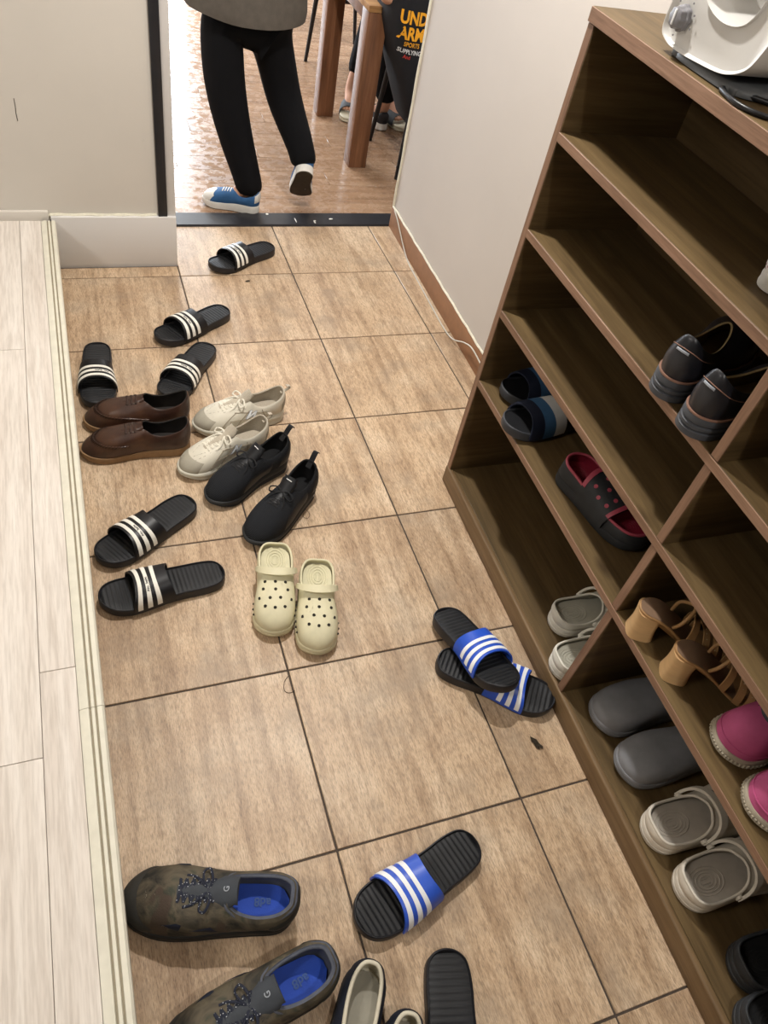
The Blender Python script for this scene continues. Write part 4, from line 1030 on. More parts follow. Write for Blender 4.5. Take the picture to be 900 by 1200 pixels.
a = pink_shoe(1); put(a, .992 + .255, -2.518, 180, .3765); tag(a, 'pink toed shoe with dark grey collar beside the heeled sandals', 'shoe', 'pink toed shoes')
a = pink_shoe(-1); put(a, .977 + .255, -2.626, 180, .3765); tag(a, 'pink toed shoe cut off by the right photo edge, nearer one', 'shoe', 'pink toed shoes')
# ---- floral slipper high on the shelf
a_ = NT('floral_fabric'); v_ = a_.coords(); vo = a_.add('ShaderNodeTexVoronoi'); vo.inputs['Scale'].default_value = 120; a_.l.new(v_, vo.inputs['Vector'])
c_ = a_.ramp(vo.outputs['Distance'], [(.22, hx('#a8486a')), (.34, hx('#e6e4e0'))]); n2 = a_.noise(v_, 90, 2); c_ = a_.mix(a_.ramp(n2, [(.58, (0, 0, 0)), (.62, (1, 1, 1))]), c_, hx('#6a8f95')); a_.color(c_); a_.rough(.8); M_FLOR = a_.m
a = slip_on(1, M_FLOR, M_FLOR, M_BRNL, mat('white_slip_sole', '#d5d2cb', .6)); put(a, 1.047, -2.056, -4, .9805); tag(a, 'white floral fabric slip on at the right edge on the upper board', 'shoe')
# ---- tan block heeled sandals
M_HEEL = mat('tan_stacked_heel', '#c6a274', .55, .1, 12, stretch=(1, 1, 6)); M_TBED = mat('taupe_sandal_footbed', '#7d6450', .5, .1, 30); M_TSTR = mat('tan_strap', '#a98256', .5, .1, 40); M_STUD = mat('brass_stud', '#c9b48a', .3, metal=.8)
def heel_sandal(mir):
    r = empty('heeled_sandal'); L, hw = .225, .037
    P = outline(FOOT_O, L, hw, mir)
    zc = lambda t: .074 - .062 * smooth01((t - .12) / .55) + .004 * smooth01((t - .85) / .15)
    bm = bmesh.new(); add_sole(bm, P, L, lambda t: zc(t) - .007, zc, [(.004, 0), (.0005, .2), (0, .5), (.0006, .85), (.003, 1.0)])
    mesh_obj('sole', bm, M_TSTR, r, 50)
    bm = bmesh.new(); add_footbed(bm, P, L, lambda t: zc(t) + .0010, 12, 0, 2, 8, .002, .003); mesh_obj('footbed', bm, M_TBED, r, 60)
    bm = bmesh.new(); rings = []
    for t in range(6):
        f_ = t / 5; w_ = 1 - .12 * math.sin(PI * f_ * .9)
        ring = []
        for k in range(24):
            a_ = 2 * PI * k / 24; c0, s0 = math.cos(a_), math.sin(a_)
            x = .026 + .0265 * (abs(c0) ** .55) * (1 if c0 > 0 else -1) * w_ + .003 * (1 - f_) ; y = .0255 * (abs(s0) ** .75) * (1 if s0 > 0 else -1) * w_
            ring.append((x, y, f_ * (zc(max(0, min(1, x / L))) - .006)))
        rings.append(ring)
    add_loft(bm, rings); mesh_obj('block_heel', bm, M_HEEL, r, 50)
    for k, (x0, x1, h, tilt) in enumerate(((.44, .50, .050, .03), (.56, .62, .044, -.03), (.68, .73, .036, .03), (.77, .83, .030, -.02))):
        def f(u, v, x0=x0, x1=x1, h=h, tilt=tilt):
            t = 1 - 2 * v; a_ = max(0, math.cos(t * PI / 2)); xc = (x1 + (x0 - x1) * u) * L + tilt * t * L * .6
            y0, y1 = yrange(P, min(max(xc, .02 * L), .98 * L)); return (xc, (y0 + y1) / 2 + (y1 - y0) / 2 * math.sin(t * PI / 2) * 1.02, zc(xc / L) - .003 + h * a_ ** .7)
        bm = bmesh.new(); add_shell(bm, f, 3, 20, .0028); s_ = mesh_obj('strap', bm, M_TSTR, r, 60)
        if k in (1, 2):
            bm = bmesh.new()
            for q in range(9):
                p = Vector(f(.5, .12 + .76 * q / 8)); bmesh.ops.create_icosphere(bm, subdivisions=1, radius=.0017, matrix=Matrix.Translation(p + Vector((0, 0, .003))))
            mesh_obj('stud', bm, M_STUD, s_, 60)
    bm = bmesh.new(); add_tube(bm, cr([(.30 * L, hw * .50 * mir, zc(.3) + .002), (.33 * L, hw * .62 * mir, zc(.33) + .030), (.40 * L, hw * .2 * mir, zc(.4) + .060), (.40 * L, -hw * .2 * mir, zc(.4) + .060), (.33 * L, -hw * .74 * mir, zc(.33) + .030), (.30 * L, -hw * .62 * mir, zc(.3) + .002)], 6), .0035, 7); mesh_obj('ankle_band', bm, M_TSTR, r, 80)
    return r
a = heel_sandal(1); put(a, .967, -2.256, -30, .3765); tag(a, 'tan block heeled sandal next to the divider, farther one', 'sandal', 'tan block heeled sandals')
a = heel_sandal(-1); put(a, .984, -2.352, -34, .3765); tag(a, 'tan block heeled sandal in front, next to the pink toed shoe', 'sandal', 'tan block heeled sandals')
# ------------------------------------------------------------------ appliance and cord on top of the shelf
M_APP = mat('white_appliance_plastic', '#d2d0cc', .35, .03, 20); M_KNOB = mat('grey_dial', '#7d7c80', .4, .05, 30); M_APPB = mat('dark_grey_base', '#56585a', .45, .1, 30); M_BOWL = mat('grey_bowl', '#a3a19c', .3, .06, 20, metal=.3)
ap = empty('kitchen_appliance', (.985, -1.79, Z_TOP)); tag(ap, 'white rounded kitchen appliance with grey dial on top of the shoe shelf', 'appliance')
prof = cr([(.088, .016), (.106, .030), (.104, .075), (.094, .140), (.074, .158), (.052, .150), (.044, .112), (.030, .086), (-.012, .073), (-.055, .078), (-.078, .100), (-.088, .140), (-.104, .160),
           (-.124, .150), (-.128, .100), (-.117, .060), (-.100, .036), (-.062, .020), (.0, .014), (.055, .012)], 5, True)
bm = bmesh.new(); rings = []
ce = Vector((-.01, .07))
for x, s in ((.006, .93), (.0015, .975), (0, .992), (.0, 1.0), (.004, 1.0), (.20, 1.0), (.206, .98), (.210, .93)):
    rings.append([(x if s < 1 else x, ce.x + (p.x - ce.x) * s, ce.y + (p.y - ce.y) * s) for p in prof])
add_loft(bm, rings); mesh_obj('body', bm, M_APP, ap, 50)
bm = bmesh.new(); rings = []
for sx, z in ((.92, .0005), (1, .002), (1, .008), (.96, .013)):
    rings.append([(.11 + (.107 * sx) * (abs(math.cos(a)) ** .45) * (1 if math.cos(a) > 0 else -1), -.012 + (.100 * sx) * (abs(math.sin(a)) ** .45) * (1 if math.sin(a) > 0 else -1), z) for a in [2 * PI * k / 40 for k in range(40)]])
add_loft(bm, rings); mesh_obj('base', bm, M_APPB, ap, 50)
bm = bmesh.new()
for x, y in ((.02, .06), (.02, -.08), (.2, .06), (.2, -.08)): add_box(bm, (x - .012, y - .012, .0), (x + .012, y + .012, .012), .003)
mesh_obj('foot', bm, M_APPB, ap, 50)
bm = bmesh.new(); rings = []
for k in range(8):
    a = k / 7 * PI / 2; rr = .046 * math.sin(a) + .001
    rings.append([(.10 + 1.6 * rr * math.cos(2 * PI * t / 24), -.022 + rr * math.sin(2 * PI * t / 24), .145 - .062 * math.cos(a)) for t in range(24)])
add_loft(bm, rings, True, True, False); mesh_obj('bowl', bm, M_BOWL, ap, 70)
bm = bmesh.new(); kc = Vector((0, .066, .052)); rings = []
for x, rr in ((.002, .0175), (-.004, .0175), (-.006, .0148), (-.015, .0138), (-.0165, .0115)):
    rings.append([(x, kc.y + rr * (1 + .05 * math.cos(8 * a)) * math.cos(a), kc.z + rr * (1 + .05 * math.cos(8 * a)) * math.sin(a)) for a in [2 * PI * k / 48 for k in range(48)]])
add_loft(bm, rings); kn = mesh_obj('dial', bm, M_KNOB, ap, 40)
box('pointer', (-.0180, kc.y - .0022, kc.z - .010), (-.015, kc.y + .0022, kc.z + .011), M_WMARK, kn, .0008)
bm = bmesh.new()
for k in range(8):
    a = PI * (-.30 + 1.5 * k / 7) - .35; add_tube(bm, [(-.0002, kc.y + .026 * math.cos(a), kc.z + .026 * math.sin(a)), (-.0012, kc.y + .026 * math.cos(a), kc.z + .026 * math.sin(a))], .0015, 8)
mesh_obj('dial_mark', bm, M_KNOB, ap, 0)
bm = bmesh.new(); zc_ = Z_TOP + .0042
add_tube(bm, cr([(1.12, -1.96, zc_ + .004), (1.06, -1.925, zc_), (1.01, -1.885, zc_ + .002), (.992, -1.862, zc_), (.983, -1.872, zc_), (.975, -1.915, zc_), (.986, -1.950, zc_), (1.02, -1.972, zc_), (1.09, -1.99, zc_), (1.2, -2.0, zc_)], 6), .0040, 8)
tag(mesh_obj('power_cord', bm, mat('black_cord', '#17171a', .35, .1, 30), None, 70), 'black power cord looped on the shelf top beside the white appliance', 'cord')
# white cable along the baseboard
bm = bmesh.new(); r_ = .0025
add_tube(bm, cr([(wx(-.10) - .012, -.10, .088), (wx(-.16) - .0135, -.16, .070), (wx(-.24) - .0135, -.24, .030), (wx(-.33) - .016, -.33, r_), (1.274, -.46, r_), (1.268, -.62, r_), (1.2625, -.78, r_), (1.264, -.86, .012), (1.265, -.94, .055), (1.262, -1.02, .075), (1.262, -1.2, .05)], 7), r_, 8)
tag(mesh_obj('white_cable', bm, mat('white_cable', '#c4c0b4', .5, .05, 30), None, 70), 'thin white cable lying along the brown baseboard by the doorway', 'cable')
# scraps on the tiles
def scrap(name, x, y, sx, sy, rz, m, lab, seed):
    rnd = random.Random(seed); bm = bmesh.new(); n = 11
    top = [bm.verts.new((sx * math.cos(2 * PI * k / n) * rnd.uniform(.35, 1), sy * math.sin(2 * PI * k / n) * rnd.uniform(.35, 1), rnd.uniform(.0010, .004))) for k in range(n)]
    c = bm.verts.new((0, 0, .0016)); [bm.faces.new((top[k], top[(k + 1) % n], c)) for k in range(n)]
    bmesh.ops.solidify(bm, geom=bm.faces[:], thickness=.0006)
    o = mesh_obj(name, bm, m, None, 0, (x, y, .0004)); o.rotation_euler = (0, 0, rz); tag(o, lab, 'litter')
M_SCR = mat('dried_leaf', '#4b4236', .85, .3, 120)
scrap('leaf_scrap', .8885, -2.300, .012, .022, .3, M_SCR, 'small dark dried scrap on the tile below the crossed blue slides', 3)
scrap('leaf_scrap', .626, -.447, .012, .006, .1, M_SCR, 'tiny dark scrap on the tile below the slide nearest the doorway', 5)
M_HAIR = mat('hair_strand', '#2a221c', .6)
bm = bmesh.new(); add_tube(bm, cr([(.398, -2.015, .001), (.386, -2.028, .0012), (.382, -2.048, .001), (.392, -2.056, .001), (.404, -2.052, .001)], 5), .0006, 4); tag(mesh_obj('hair_strand', bm, M_HAIR), 'curled dark hair strand on the tile joint below the cream clogs', 'litter')
bm = bmesh.new(); add_tube(bm, cr([(.555, -1.535, .001), (.566, -1.552, .001), (.560, -1.570, .0012), (.548, -1.566, .001), (.550, -1.552, .001)], 5), .0005, 4); tag(mesh_obj('hair_strand', bm, M_HAIR), 'curled dark hair strand beside the right black knit sneaker', 'litter')
# ------------------------------------------------------------------ dining room: table, chairs, people
ZF = .002
M_TW = wood_mat('walnut_table', ('#5d3d28', '#7a5238', '#946a4c'), 'z', 12, .4); M_TWX = wood_mat('walnut_table_top', ('#8a6238', '#a67c4c', '#bd9562'), 'x', 12, .35)
tb = empty('dining_table', (1.27, .455, ZF)); tag(tb, 'brown wooden dining table with square legs beyond the doorway', 'table')
box('table_top', (0, 0, .618), (1.2, .64, .642), M_TWX, tb, .002)
for lo, hi in (((.085, .006, .575), (1.115, .030, .617)), ((.085, .61, .575), (1.115, .634, .617)), ((.004, .09, .575), (.028, .55, .617)), ((1.17, .09, .575), (1.194, .55, .617))): box('apron', lo, hi, M_TW, tb, .001)
for x, y in ((.002, .002), (.002, .556), (1.116, .002), (1.116, .556)): box('leg', (x, y, 0), (x + .082, y + .082, .6175), M_TW, tb, .003)
M_CHB = mat('black_metal', '#141416', .4, .1, 30); M_CHS = mat('black_seat', '#2b2b30', .6, .1, 30)
def chair(x, y, rz, lab, seat=.43, back=True):
    r = empty('dining_chair', (x, y, ZF), rz); tag(r, lab, 'chair', 'dining chairs')
    bm = bmesh.new(); add_box(bm, (-.19, -.19, seat - .035), (.19, .19, seat), .012, 3); mesh_obj('seat', bm, M_CHS, r, 50)
    for sx in (-1, 1):
        for sy in (-1, 1):
            bm = bmesh.new(); add_tube(bm, [(sx * .165, sy * .165, seat - .034), (sx * .195, sy * .20, 0)], .013, 8, True, [.014, .010]); mesh_obj('leg', bm, M_CHB, r, 50)
    bm = bmesh.new(); add_box(bm, (-.18, -.205, .60), (.18, -.185, .80), .009, 3); bk_ = mesh_obj('backrest', bm, M_CHS, r, 50)
    for sx in (-1, 1):
        bm = bmesh.new(); add_tube(bm, [(sx * .15, -.180, seat - .02), (sx * .15, -.195, .70)], .010, 8); mesh_obj('back_post', bm, M_CHB, r, 50)
    return r
chair(1.665, .555, 0, 'black chair of the person in the printed sweatshirt, nearest the doorway wall', .40)
chair(1.60, 1.56, PI, 'black chair across the table under the person with grey sandals', .43)
chair(1.60, 2.30, PI * .5, 'black legged chair far behind the table, one thin leg in view', .43)
M_SKIN = mat('skin', '#c99a80', .55, .06, 30); M_HAIRB = mat('black_hair', '#161210', .5, .2, 90); M_TRB = mat('black_trousers', '#0a0a0d', .92, .15, 25, .2, 400, .2)
M_JACK = mat('grey_brown_jacket', '#57514a', .85, .1, 40, .3, 300); M_SWB = mat('black_sweatshirt', '#15161b', .85, .1, 40, .2, 300)
def skin_mesh(name, J, E, m, parent, root, sub=2):
    """One continuous skinned surface over the joints J = {key: (x, y, z, r) or (.., rx, ry)} along the edges E."""
    keys = list(J); bm = bmesh.new(); vs = {k: bm.verts.new(J[k][:3]) for k in keys}
    for a, b_ in E: bm.edges.new((vs[a], vs[b_]))
    me = bpy.data.meshes.new(name); bm.to_mesh(me); bm.free(); me.materials.append(m)
    o = bpy.data.objects.new(name, me); COL.objects.link(o); o.parent = parent
    md = o.modifiers.new('skin', 'SKIN'); md.use_smooth_shade = True
    if not me.skin_vertices: pass
    sv = me.skin_vertices[0].data if len(me.skin_vertices) else None
    if sv is None:
        bpy.context.view_layer.update(); sv = me.skin_vertices[0].data
    for i, k in enumerate(keys):
        q = J[k]; sv[i].radius = (q[3], q[4] if len(q) > 4 else q[3]); sv[i].use_root = (k == root)
    o.modifiers.new('sub', 'SUBSURF').levels = sub; o.modifiers['sub'].render_levels = sub
    return o
def hand(J, E, wrist, w, d, up, s=1.0, curl=.35, side=1):
    """Palm, four fingers and a thumb beyond the wrist joint."""
    w = Vector(w); d = Vector(d).normalized(); up = Vector(up).normalized(); lat = d.cross(up).normalized() * side
    pk = wrist + 'p'; p = w + d * .045 * s; J[pk] = (*p, .026 * s, .016 * s); E.append((wrist, pk))
    for q, (off, ln) in enumerate(((-.027, .062), (-.009, .072), (.009, .068), (.027, .052))):
        a = p + d * .032 * s + lat * off * s; prev = pk
        for t in range(3):
            c = a + (d * math.cos(curl * t) - up * math.sin(curl * t)) * (ln * s * t / 2.2)
            k = '%sf%d%d' % (wrist, q, t); J[k] = (*c, .0085 * s); E.append((prev, k)); prev = k
    a = w + d * .022 * s - lat * .026 * s; k1, k2 = wrist + 't1', wrist + 't2'
    J[k1] = (*(a + d * .018 * s - lat * .012 * s), .0095 * s); J[k2] = (*(a + d * .046 * s - lat * .022 * s - up * .006), .0085 * s); E += [(pk, k1), (k1, k2)]
def head(r, c, s, yaw, body):
    """Face pieces and hair on the head, centred at c, looking along yaw."""
    f = Vector((math.cos(yaw), math.sin(yaw), 0)); l = Vector((-f.y, f.x, 0)); c = Vector(c)
    def ball(name, p, sc, m):
        bm = bmesh.new(); bmesh.ops.create_uvsphere(bm, u_segments=14, v_segments=9, radius=1)
        for v in bm.verts: v.co = p + f * v.co.x * sc[0] + l * v.co.y * sc[1] + Vector((0, 0, 1)) * v.co.z * sc[2]
        return mesh_obj(name, bm, m, r, 80)
    for q in (-1, 1):
        ball('eye', c + f * .083 * s + l * q * .032 * s, (.012 * s, .013 * s, .008 * s), mat('eye_white', '#e8e4de', .3)); ball('pupil', c + f * .094 * s + l * q * .032 * s, (.004 * s, .006 * s, .006 * s), M_HAIRB); ball('ear', c + l * q * .083 * s - f * .005 * s, (.016 * s, .010 * s, .028 * s), M_SKIN)
    ball('nose', c + f * .095 * s - Vector((0, 0, .022 * s)), (.016 * s, .013 * s, .020 * s), M_SKIN); ball('mouth', c + f * .082 * s - Vector((0, 0, .056 * s)), (.010 * s, .024 * s, .006 * s), mat('lip', '#a5635a', .5))
    bm = bmesh.new(); bmesh.ops.create_uvsphere(bm, u_segments=22, v_segments=14, radius=1)
    for v in bm.verts:
        k = v.co.copy(); low = -.35 if k.x < .35 else .30
        if k.z < low: k.z = low + (k.z - low) * .1
        v.co = c + f * (k.x * .104 - .008) * s + l * k.y * .094 * s + Vector((0, 0, k.z * .118 + .022)) * s
    mesh_obj('hair', bm, M_HAIRB, r, 80)
def sole_shoe(parent, name, origin, ang, pitch, mir, m_up, m_over, m_sole, m_bot, L=.215, hw=.041, lace_m=None):
    """A sneaker worn by a person: the upper is the part, sole, lining, laces and overlays are its pieces."""
    F = Form(L, hw, mir, FOOT_O, [(q[0], q[1] * 1.05, q[2] * .86) for q in C_SNEAK], lambda t: .010 * smooth01((t - .75) / .25) + .003 * smooth01((.08 - t) / .08), zfun(.034, .028, .028), .003, .52, .004)
    up = F.upper(name, m_up, parent, m_over)
    so = F.sole('sole', m_sole, up); bm = bmesh.new(); add_loft(bm, [[(q.x, q.y, F.zb(q.x / L) + z) for q in inset(F.O, d)] for d, z in ((.007, -.0012), (.003, -.0006), (.001, .003), (.002, .004))]); mesh_obj('outsole', bm, m_bot, up, 50)
    bm = bmesh.new(); F.patch(bm, -1.6 * NI, 1.6 * NI, .30, .98, .0004, .0016); mesh_obj('heel_patch', bm, m_over, up, 60)
    bm = bmesh.new(); F.patch(bm, 6.6 * NI, 11.4 * NI, .02, lambda t: .30 + .30 * math.sin(t * PI), .0004, .0014); mesh_obj('toe_cap', bm, m_over, up, 60)
    if lace_m:
        for x in (.50, .545, .59, .635): F.lace([[(x, -.017), (x - .004, 0, .002), (x, .017)]], .0026, lace_m, up, .003)
    up.location = origin; up.rotation_mode = 'XYZ'; up.rotation_euler = (0, pitch, ang)
    for ch in list(up.children): pass
    return up
# ---- the person walking away in a grey brown jacket
p1 = empty('person', (.74, .18, ZF)); o1 = Vector((.74, .18, ZF))
tag(p1, 'person in grey brown jacket, black trousers and blue white sneakers walking away', 'person')
def rel(J, o): return {k: (v[0] - o.x, v[1] - o.y, v[2] - o.z, *v[3:]) for k, v in J.items()}
J = {'pel': (.745, .26, .70, .065, .05), 'sp': (.745, .27, .80, .085, .065), 'ch': (.745, .28, .95, .10, .075), 'nk': (.745, .285, 1.07, .040), 'hd': (.74, .275, 1.13, .062, .068), 'ht': (.74, .27, 1.22, .075, .082), 'hx': (.74, .27, 1.28, .05),
     'hl': (.665, .24, .61, .055), 'kl': (.672, .165, .35, .050), 'al': (.735, .070, .10, .036), 'fl': (.68, .085, .045, .030), 'hr': (.815, .25, .61, .055), 'kr': (.895, .235, .36, .050), 'ar': (.946, .055, .205, .034), 'fr': (.955, .105, .11, .028),
     'sl': (.62, .275, 1.00, .045), 'el': (.560, .25, .82, .036), 'wl': (.63, .42, .84, .024), 'sr': (.87, .285, 1.00, .045), 'er': (.930, .25, .82, .036), 'wr': (.86, .42, .84, .024)}
E = [('pel', 'sp'), ('sp', 'ch'), ('ch', 'nk'), ('nk', 'hd'), ('hd', 'ht'), ('ht', 'hx'), ('pel', 'hl'), ('hl', 'kl'), ('kl', 'al'), ('al', 'fl'), ('pel', 'hr'), ('hr', 'kr'), ('kr', 'ar'), ('ar', 'fr'), ('ch', 'sl'), ('sl', 'el'), ('el', 'wl'), ('ch', 'sr'), ('sr', 'er'), ('er', 'wr')]
hand(J, E, 'wl', J['wl'][:3], (.6, 1, .1), (0, 0, 1), .8, .3, 1); hand(J, E, 'wr', J['wr'][:3], (-.6, 1, .1), (0, 0, 1), .8, .3, -1)
skin_mesh('body', rel(J, o1), E, M_SKIN, p1, 'pel'); head(p1, Vector((.74, .27, 1.19)) - o1, .86, math.radians(105), None)
J = {'pel': (.745, .250, .650, .110, .088), 'hl': (.650, .225, .60, .098, .09), 'tl': (.650, .20, .47, .090, .08), 'kl': (.668, .165, .35, .080, .075), 'cl': (.700, .115, .22, .066), 'al': (.733, .072, .115, .055), 'bl': (.740, .062, .062, .058),
     'hr': (.825, .245, .60, .095, .09), 'tr': (.862, .245, .48, .084, .078), 'kr': (.893, .235, .365, .074), 'cr': (.920, .145, .29, .064), 'ar': (.942, .070, .222, .054), 'br': (.944, .052, .180, .056)}
skin_mesh('trousers', rel(J, o1), [('pel', 'hl'), ('hl', 'tl'), ('tl', 'kl'), ('kl', 'cl'), ('cl', 'al'), ('al', 'bl'), ('pel', 'hr'), ('hr', 'tr'), ('tr', 'kr'), ('kr', 'cr'), ('cr', 'ar'), ('ar', 'br')], M_TRB, p1, 'pel')
bm = bmesh.new(); rings = []
for cx, cy, z, rx, ry in ((.738, .255, .655, .206, .160), (.738, .255, .648, .212, .168), (.738, .257, .67, .216, .170), (.74, .26, .75, .212, .158), (.742, .27, .87, .205, .135), (.744, .28, .98, .195, .115), (.745, .283, 1.04, .15, .085), (.745, .285, 1.075, .07, .06), (.745, .285, 1.09, .058, .055)):
    rings.append([(cx + rx * math.copysign(abs(math.cos(a)) ** .8, math.cos(a)) - o1.x, cy + ry * math.copysign(abs(math.sin(a)) ** .8, math.sin(a)) + .006 * math.sin(5 * a + z * 20) - o1.y, z + .012 * math.sin(2 * a + 1) * (1 if z < .70 else 0) - o1.z) for a in [2 * PI * k / 44 for k in range(44)]])
add_loft(bm, rings, True, False, False); jk = mesh_obj('jacket', bm, M_JACK, p1, 80)
for s_, e_, w_ in (((.66, .28, .98), (.555, .25, .82), (.62, .40, .838)), ((.83, .285, .98), (.935, .25, .82), (.87, .40, .838))):
    bm = bmesh.new(); add_tube(bm, cr([Vector(s_) - o1, (Vector(s_) + Vector(e_)) / 2 - o1, Vector(e_) - o1, (Vector(e_) + Vector(w_)) / 2 - o1, Vector(w_) - o1], 4), .06, 14, True, [.075 - .030 * k / 16 for k in range(17)]); mesh_obj('sleeve', bm, M_JACK, jk, 80)
M_DEN = mat('blue_suede', '#2f5c8c', .75, .1, 40); M_SWH = mat('white_sneaker', '#dcdad4', .5, .05, 40); M_OUT = mat('dark_outsole', '#3a3228', .8, .2, 60)
sole_shoe(p1, 'shoe', Vector((.772, .036, ZF + .0015)) - o1, math.radians(156), 0, 1, M_DEN, M_SWH, M_SWH, M_OUT, .228, .043, M_SWH)
sole_shoe(p1, 'shoe', Vector((.934, -.005, ZF + .190)) - o1, math.radians(78), math.radians(50), -1, M_DEN, M_SWH, M_SWH, M_OUT, .232, .048, M_SWH)
# ---- the seated person in the printed black sweatshirt
p2 = empty('person', (1.62, .50, ZF)); o2 = Vector((1.62, .50, ZF))
tag(p2, 'person seated at the table with their back turned, black sweatshirt with orange print', 'person')
J = {'pel': (1.64, .50, .47, .10, .09), 'sp': (1.60, .48, .62, .09, .07), 'ch': (1.57, .48, .78, .10, .075), 'nk': (1.57, .50, .91, .04), 'hd': (1.57, .52, .97, .066, .07), 'ht': (1.57, .52, 1.06, .078, .086), 'hx': (1.57, .52, 1.12, .05),
     'hl': (1.57, .55, .46, .07), 'kl': (1.56, .86, .46, .055), 'al': (1.57, .90, .09, .034), 'fl': (1.57, 1.0, .045, .03), 'hr': (1.74, .55, .46, .07), 'kr': (1.76, .86, .46, .055), 'ar': (1.76, .84, .09, .034), 'fr': (1.76, .95, .045, .03),
     'sl': (1.42, .48, .82, .045), 'el': (1.315, .385, .69, .036), 'wl': (1.38, .60, .674, .026), 'sr': (1.71, .48, .82, .045), 'er': (1.80, .40, .68, .038), 'wr': (1.74, .62, .674, .026)}
hand(J, E2 := [('pel', 'sp'), ('sp', 'ch'), ('ch', 'nk'), ('nk', 'hd'), ('hd', 'ht'), ('ht', 'hx'), ('pel', 'hl'), ('hl', 'kl'), ('kl', 'al'), ('al', 'fl'), ('pel', 'hr'), ('hr', 'kr'), ('kr', 'ar'), ('ar', 'fr'), ('ch', 'sl'), ('sl', 'el'), ('el', 'wl'), ('ch', 'sr'), ('sr', 'er'), ('er', 'wr')], 'wl', J['wl'][:3], (.25, 1, 0), (0, 0, 1), .85, .15, 1)
hand(J, E2, 'wr', J['wr'][:3], (-.25, 1, 0), (0, 0, 1), .85, .15, -1)
skin_mesh('body', rel(J, o2), E2, M_SKIN, p2, 'pel'); head(p2, Vector((1.57, .525, 1.04)) - o2, .9, PI / 2, None)
J = {'pel': (1.65, .51, .47, .13, .10), 'hl': (1.575, .55, .465, .085), 'kl': (1.565, .86, .465, .075), 'al': (1.57, .895, .12, .06), 'hr': (1.74, .55, .465, .085), 'kr': (1.76, .86, .465, .075), 'ar': (1.76, .845, .12, .06)}
skin_mesh('trousers', rel(J, o2), [('pel', 'hl'), ('hl', 'kl'), ('kl', 'al'), ('pel', 'hr'), ('hr', 'kr'), ('kr', 'ar')], M_TRB, p2, 'pel')
for q, (x, y) in enumerate(((1.57, .86), (1.76, .81))):
    sole_shoe(p2, 'shoe', Vector((x, y, ZF + .0015)) - o2, PI / 2, 0, 1 - 2 * q, M_CHS, M_CHS, M_SWH, M_OUT, .225, .043)
SW = [(1.640, .215, .135), (1.632, .235, .150), (1.60, .37, .178), (1.572, .50, .205), (1.55, .62, .226), (1.545, .74, .222), (1.552, .84, .20), (1.565, .90, .12), (1.57, .925, .062)]
def sw_ring(z):
    for a, b_ in zip(SW, SW[1:]):
        if a[1] <= z <= b_[1]:
            f_ = (z - a[1]) / (b_[1] - a[1]); return a[0] + (b_[0] - a[0]) * f_, a[2] + (b_[2] - a[2]) * f_
    return SW[-1][0], SW[-1][2]
bm = bmesh.new(); rings = []
for cx, z, rx in SW:
    ry = min(.165, rx * .9); rings.append([(cx + rx * math.copysign(abs(math.cos(a)) ** .42, math.cos(a)) - o2.x, .465 + ry * math.copysign(abs(math.sin(a)) ** .62, math.sin(a)) - o2.y, z - o2.z) for a in [2 * PI * k / 48 for k in range(48)]])
add_loft(bm, rings, True, False, False); sw = mesh_obj('sweatshirt', bm, M_SWB, p2, 80)
for s_, e_ in (((1.43, .47, .83), (1.335, .41, .725)), ((1.70, .47, .83), (1.79, .41, .71))):
    bm = bmesh.new(); add_tube(bm, [Vector(s_) - o2, (Vector(s_) * .5 + Vector(e_) * .5) - o2, Vector(e_) - o2], .07, 14, True, [.075, .066, .058]); mesh_obj('sleeve', bm, M_SWB, sw, 80)
def back_pt(x, z, lift=.0015):
    cx, rx = sw_ring(z); t = max(-.999, min(.999, (x - cx) / rx)); ca = abs(t) ** (1 / .42); sa = math.sqrt(max(0, 1 - ca * ca)); return Vector((x, .465 - min(.165, rx * .9) * sa ** .62 - lift, z)) - o2
M_ORP = mat('orange_print', '#e5a122', .7); M_WHP = mat('white_print', '#d9dadc', .7); M_REP = mat('red_print', '#c23b34', .7)
for txt, x0, z, h, m, bld in (('UND', 1.356, .652, .046, M_ORP, .0022), ('ARM', 1.357, .597, .046, M_ORP, .0022), ('SPORTS', 1.385, .560, .017, M_ORP, .0004), ('SUPPLYING', 1.370, .534, .017, M_WHP, .0004), ('And', 1.392, .514, .015, M_REP, .0003)):
    V, F_ = text_mesh(txt, h * 1.35, bld); xm = min(v.x for v in V)
    bm = bmesh.new(); add_text(bm, txt, h * 1.35, lambda u, v: back_pt(x0 + (u - xm) * .74, z + v, .0025), bld); mesh_obj('print_lettering', bm, m, sw, 0)
# ---- the person across the table, only sandals and trouser legs in view
p3 = empty('person', (1.58, 1.45, ZF)); o3 = Vector((1.58, 1.45, ZF))
tag(p3, 'person seated across the table in black trousers and grey open sandals', 'person')
J = {'pel': (1.58, 1.55, .50, .10, .09), 'sp': (1.58, 1.57, .68, .095, .07), 'ch': (1.58, 1.56, .86, .11, .08), 'nk': (1.58, 1.54, 1.02, .045), 'hd': (1.58, 1.52, 1.09, .068, .072), 'ht': (1.58, 1.52, 1.18, .08, .09), 'hx': (1.58, 1.52, 1.25, .05),
     'hl': (1.53, 1.48, .49, .07), 'kl': (1.60, 1.20, .48, .055), 'al': (1.470, 1.115, .10, .036), 'fl': (1.452, 1.055, .05, .030, .024), 'hr': (1.66, 1.48, .49, .07), 'kr': (1.685, 1.15, .48, .055), 'ar': (1.640, 1.035, .10, .036), 'fr': (1.665, .965, .05, .030, .024),
     'sl': (1.42, 1.56, .90, .048), 'el': (1.37, 1.42, .72, .04), 'wl': (1.45, 1.16, .672, .027), 'sr': (1.74, 1.56, .90, .048), 'er': (1.80, 1.42, .72, .04), 'wr': (1.72, 1.16, .672, .027)}
